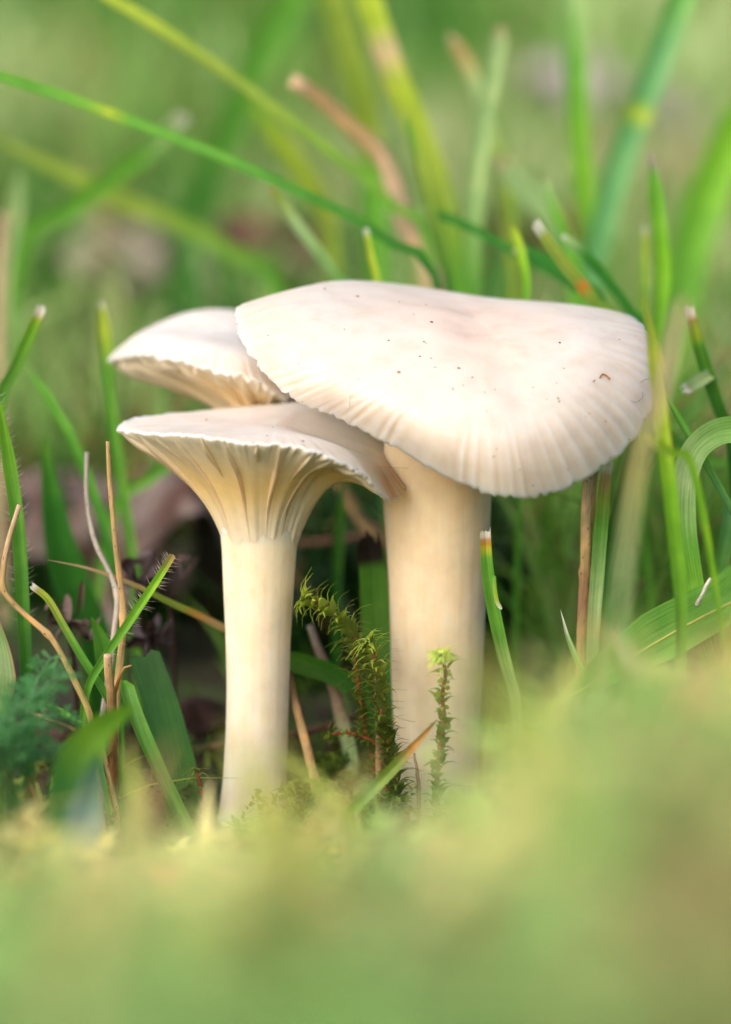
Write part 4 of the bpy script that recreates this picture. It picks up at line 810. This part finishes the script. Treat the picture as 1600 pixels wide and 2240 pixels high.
field(2600, uni(-130, 130), uni(-250, -20), (7, 17), (0.9, 2.2), 5, FG, 44, 0.9, 'grass', 'short pale grass on the bank before the mushrooms', front_keep, dead=0.16)
field(900, uni(-140, 140), uni(-30, 20), (5, 16), (0.7, 1.6), 5, [lin((50, 98, 34)), lin((92, 136, 50)), lin((140, 160, 70))], 45, 0.9, 'grass', 'sparse short grass round the feet of the mushrooms',
      lambda x, y, r: (np.hypot(x - small_base[0], y - small_base[1] + 6) > 15) & (np.hypot(x - big_base[0], y - big_base[1] + 6) > 14) & ((np.abs(x) > 14) | (y < -22)))

# carpets of moss: a few shoot shapes copied over the ground into one mesh
def moss_carpet(n, xs, ys, seed, cols, label, scale=(0.7, 1.3), keep=None):
    r = np.random.default_rng(seed); protos = []
    for k in range(5):
        q = np.array([[0, 0, 9], [0.5 * r.normal(), 0.5 * r.normal(), 5.5], [0, 0, 0.0]]) + r.normal(size=(3, 3)) * 0.9
        _, LV, LF, LC, _ = moss_shoot_arrays(q, r, spacing=0.55, llen=2.4, lw=0.9, tipburst=6, col_a=(1.25, 1.2, 1.15), col_b=(0.8, 0.8, 0.8)); protos.append((LV, LF, LC))
    x = xs(r, n); y = ys(r, n)
    if keep is not None: k = keep(x, y, r); x, y = x[k], y[k]
    z = gz(x, y); patch = vnoise(x / 34, y / 34, seed + 2); Vs, Fs, Cs, off = [], [], [], 0
    for i in range(len(x)):
        LV, LF, LC = protos[i % 5]; a = r.random() * 6.283; s = scale[0] + (scale[1] - scale[0]) * r.random(); tl = r.normal(size=2) * 0.35
        Rm = np.array([[math.cos(a), -math.sin(a), tl[0]], [math.sin(a), math.cos(a), tl[1]], [0, 0, 1]]) * s
        Vs.append(LV @ Rm.T + np.array([x[i], y[i], z[i] - 1.0])); Fs.append(LF + off); off += len(LV)
        t = np.clip((patch[i] - 0.5) * 2.2 + 0.5 + 0.2 * r.normal(), 0, 1); c = cols[0] * (1 - t) + cols[1] * t
        if r.random() < 0.12: c = cols[2]
        Cs.append(LC * c * (0.8 + 0.4 * r.random()))
    V = np.vstack(Vs); o = mk('moss_carpet', V, np.vstack(Fs), M_MOSS, None, None, col=np.vstack(Cs), uv=np.zeros((len(V), 2))); tag(o, label, 'moss', kind='stuff')
moss_carpet(2200, uni(-120, 120), uni(-245, -44), 61, (lin((160, 206, 138)), lin((228, 226, 178)), lin((236, 204, 180))), 'pale yellow green moss carpet on the bank before the mushrooms',
            keep=lambda x, y, r: (np.hypot(x, y + 315) > 75))
moss_carpet(170, uni(-10, 3.5), uni(-16, 20), 63, (lin((66, 92, 34)), lin((120, 142, 56)), lin((100, 70, 44))), 'tangled moss mat between the two stems', scale=(0.4, 0.8),
            keep=lambda x, y, r: (np.hypot(x - small_base[0], y - small_base[1]) > 6) & (np.hypot(x - big_base[0], y - big_base[1]) > 6.5))
moss_carpet(500, uni(-75, 75), uni(-25, 70), 62, (lin((62, 92, 34)), lin((104, 132, 48)), lin((110, 96, 56))), 'dark green moss carpet round the feet of the mushrooms', scale=(0.5, 0.9),
            keep=lambda x, y, r: (np.hypot(x - small_base[0], y - small_base[1]) > 7) & (np.hypot(x - big_base[0], y - big_base[1]) > 7.5) & ((x > -40) | (x < -48) | (y < 5)) & ~((x < 18) & (x > -40) & (y > 8) & (r.random(len(x)) < 0.8)))
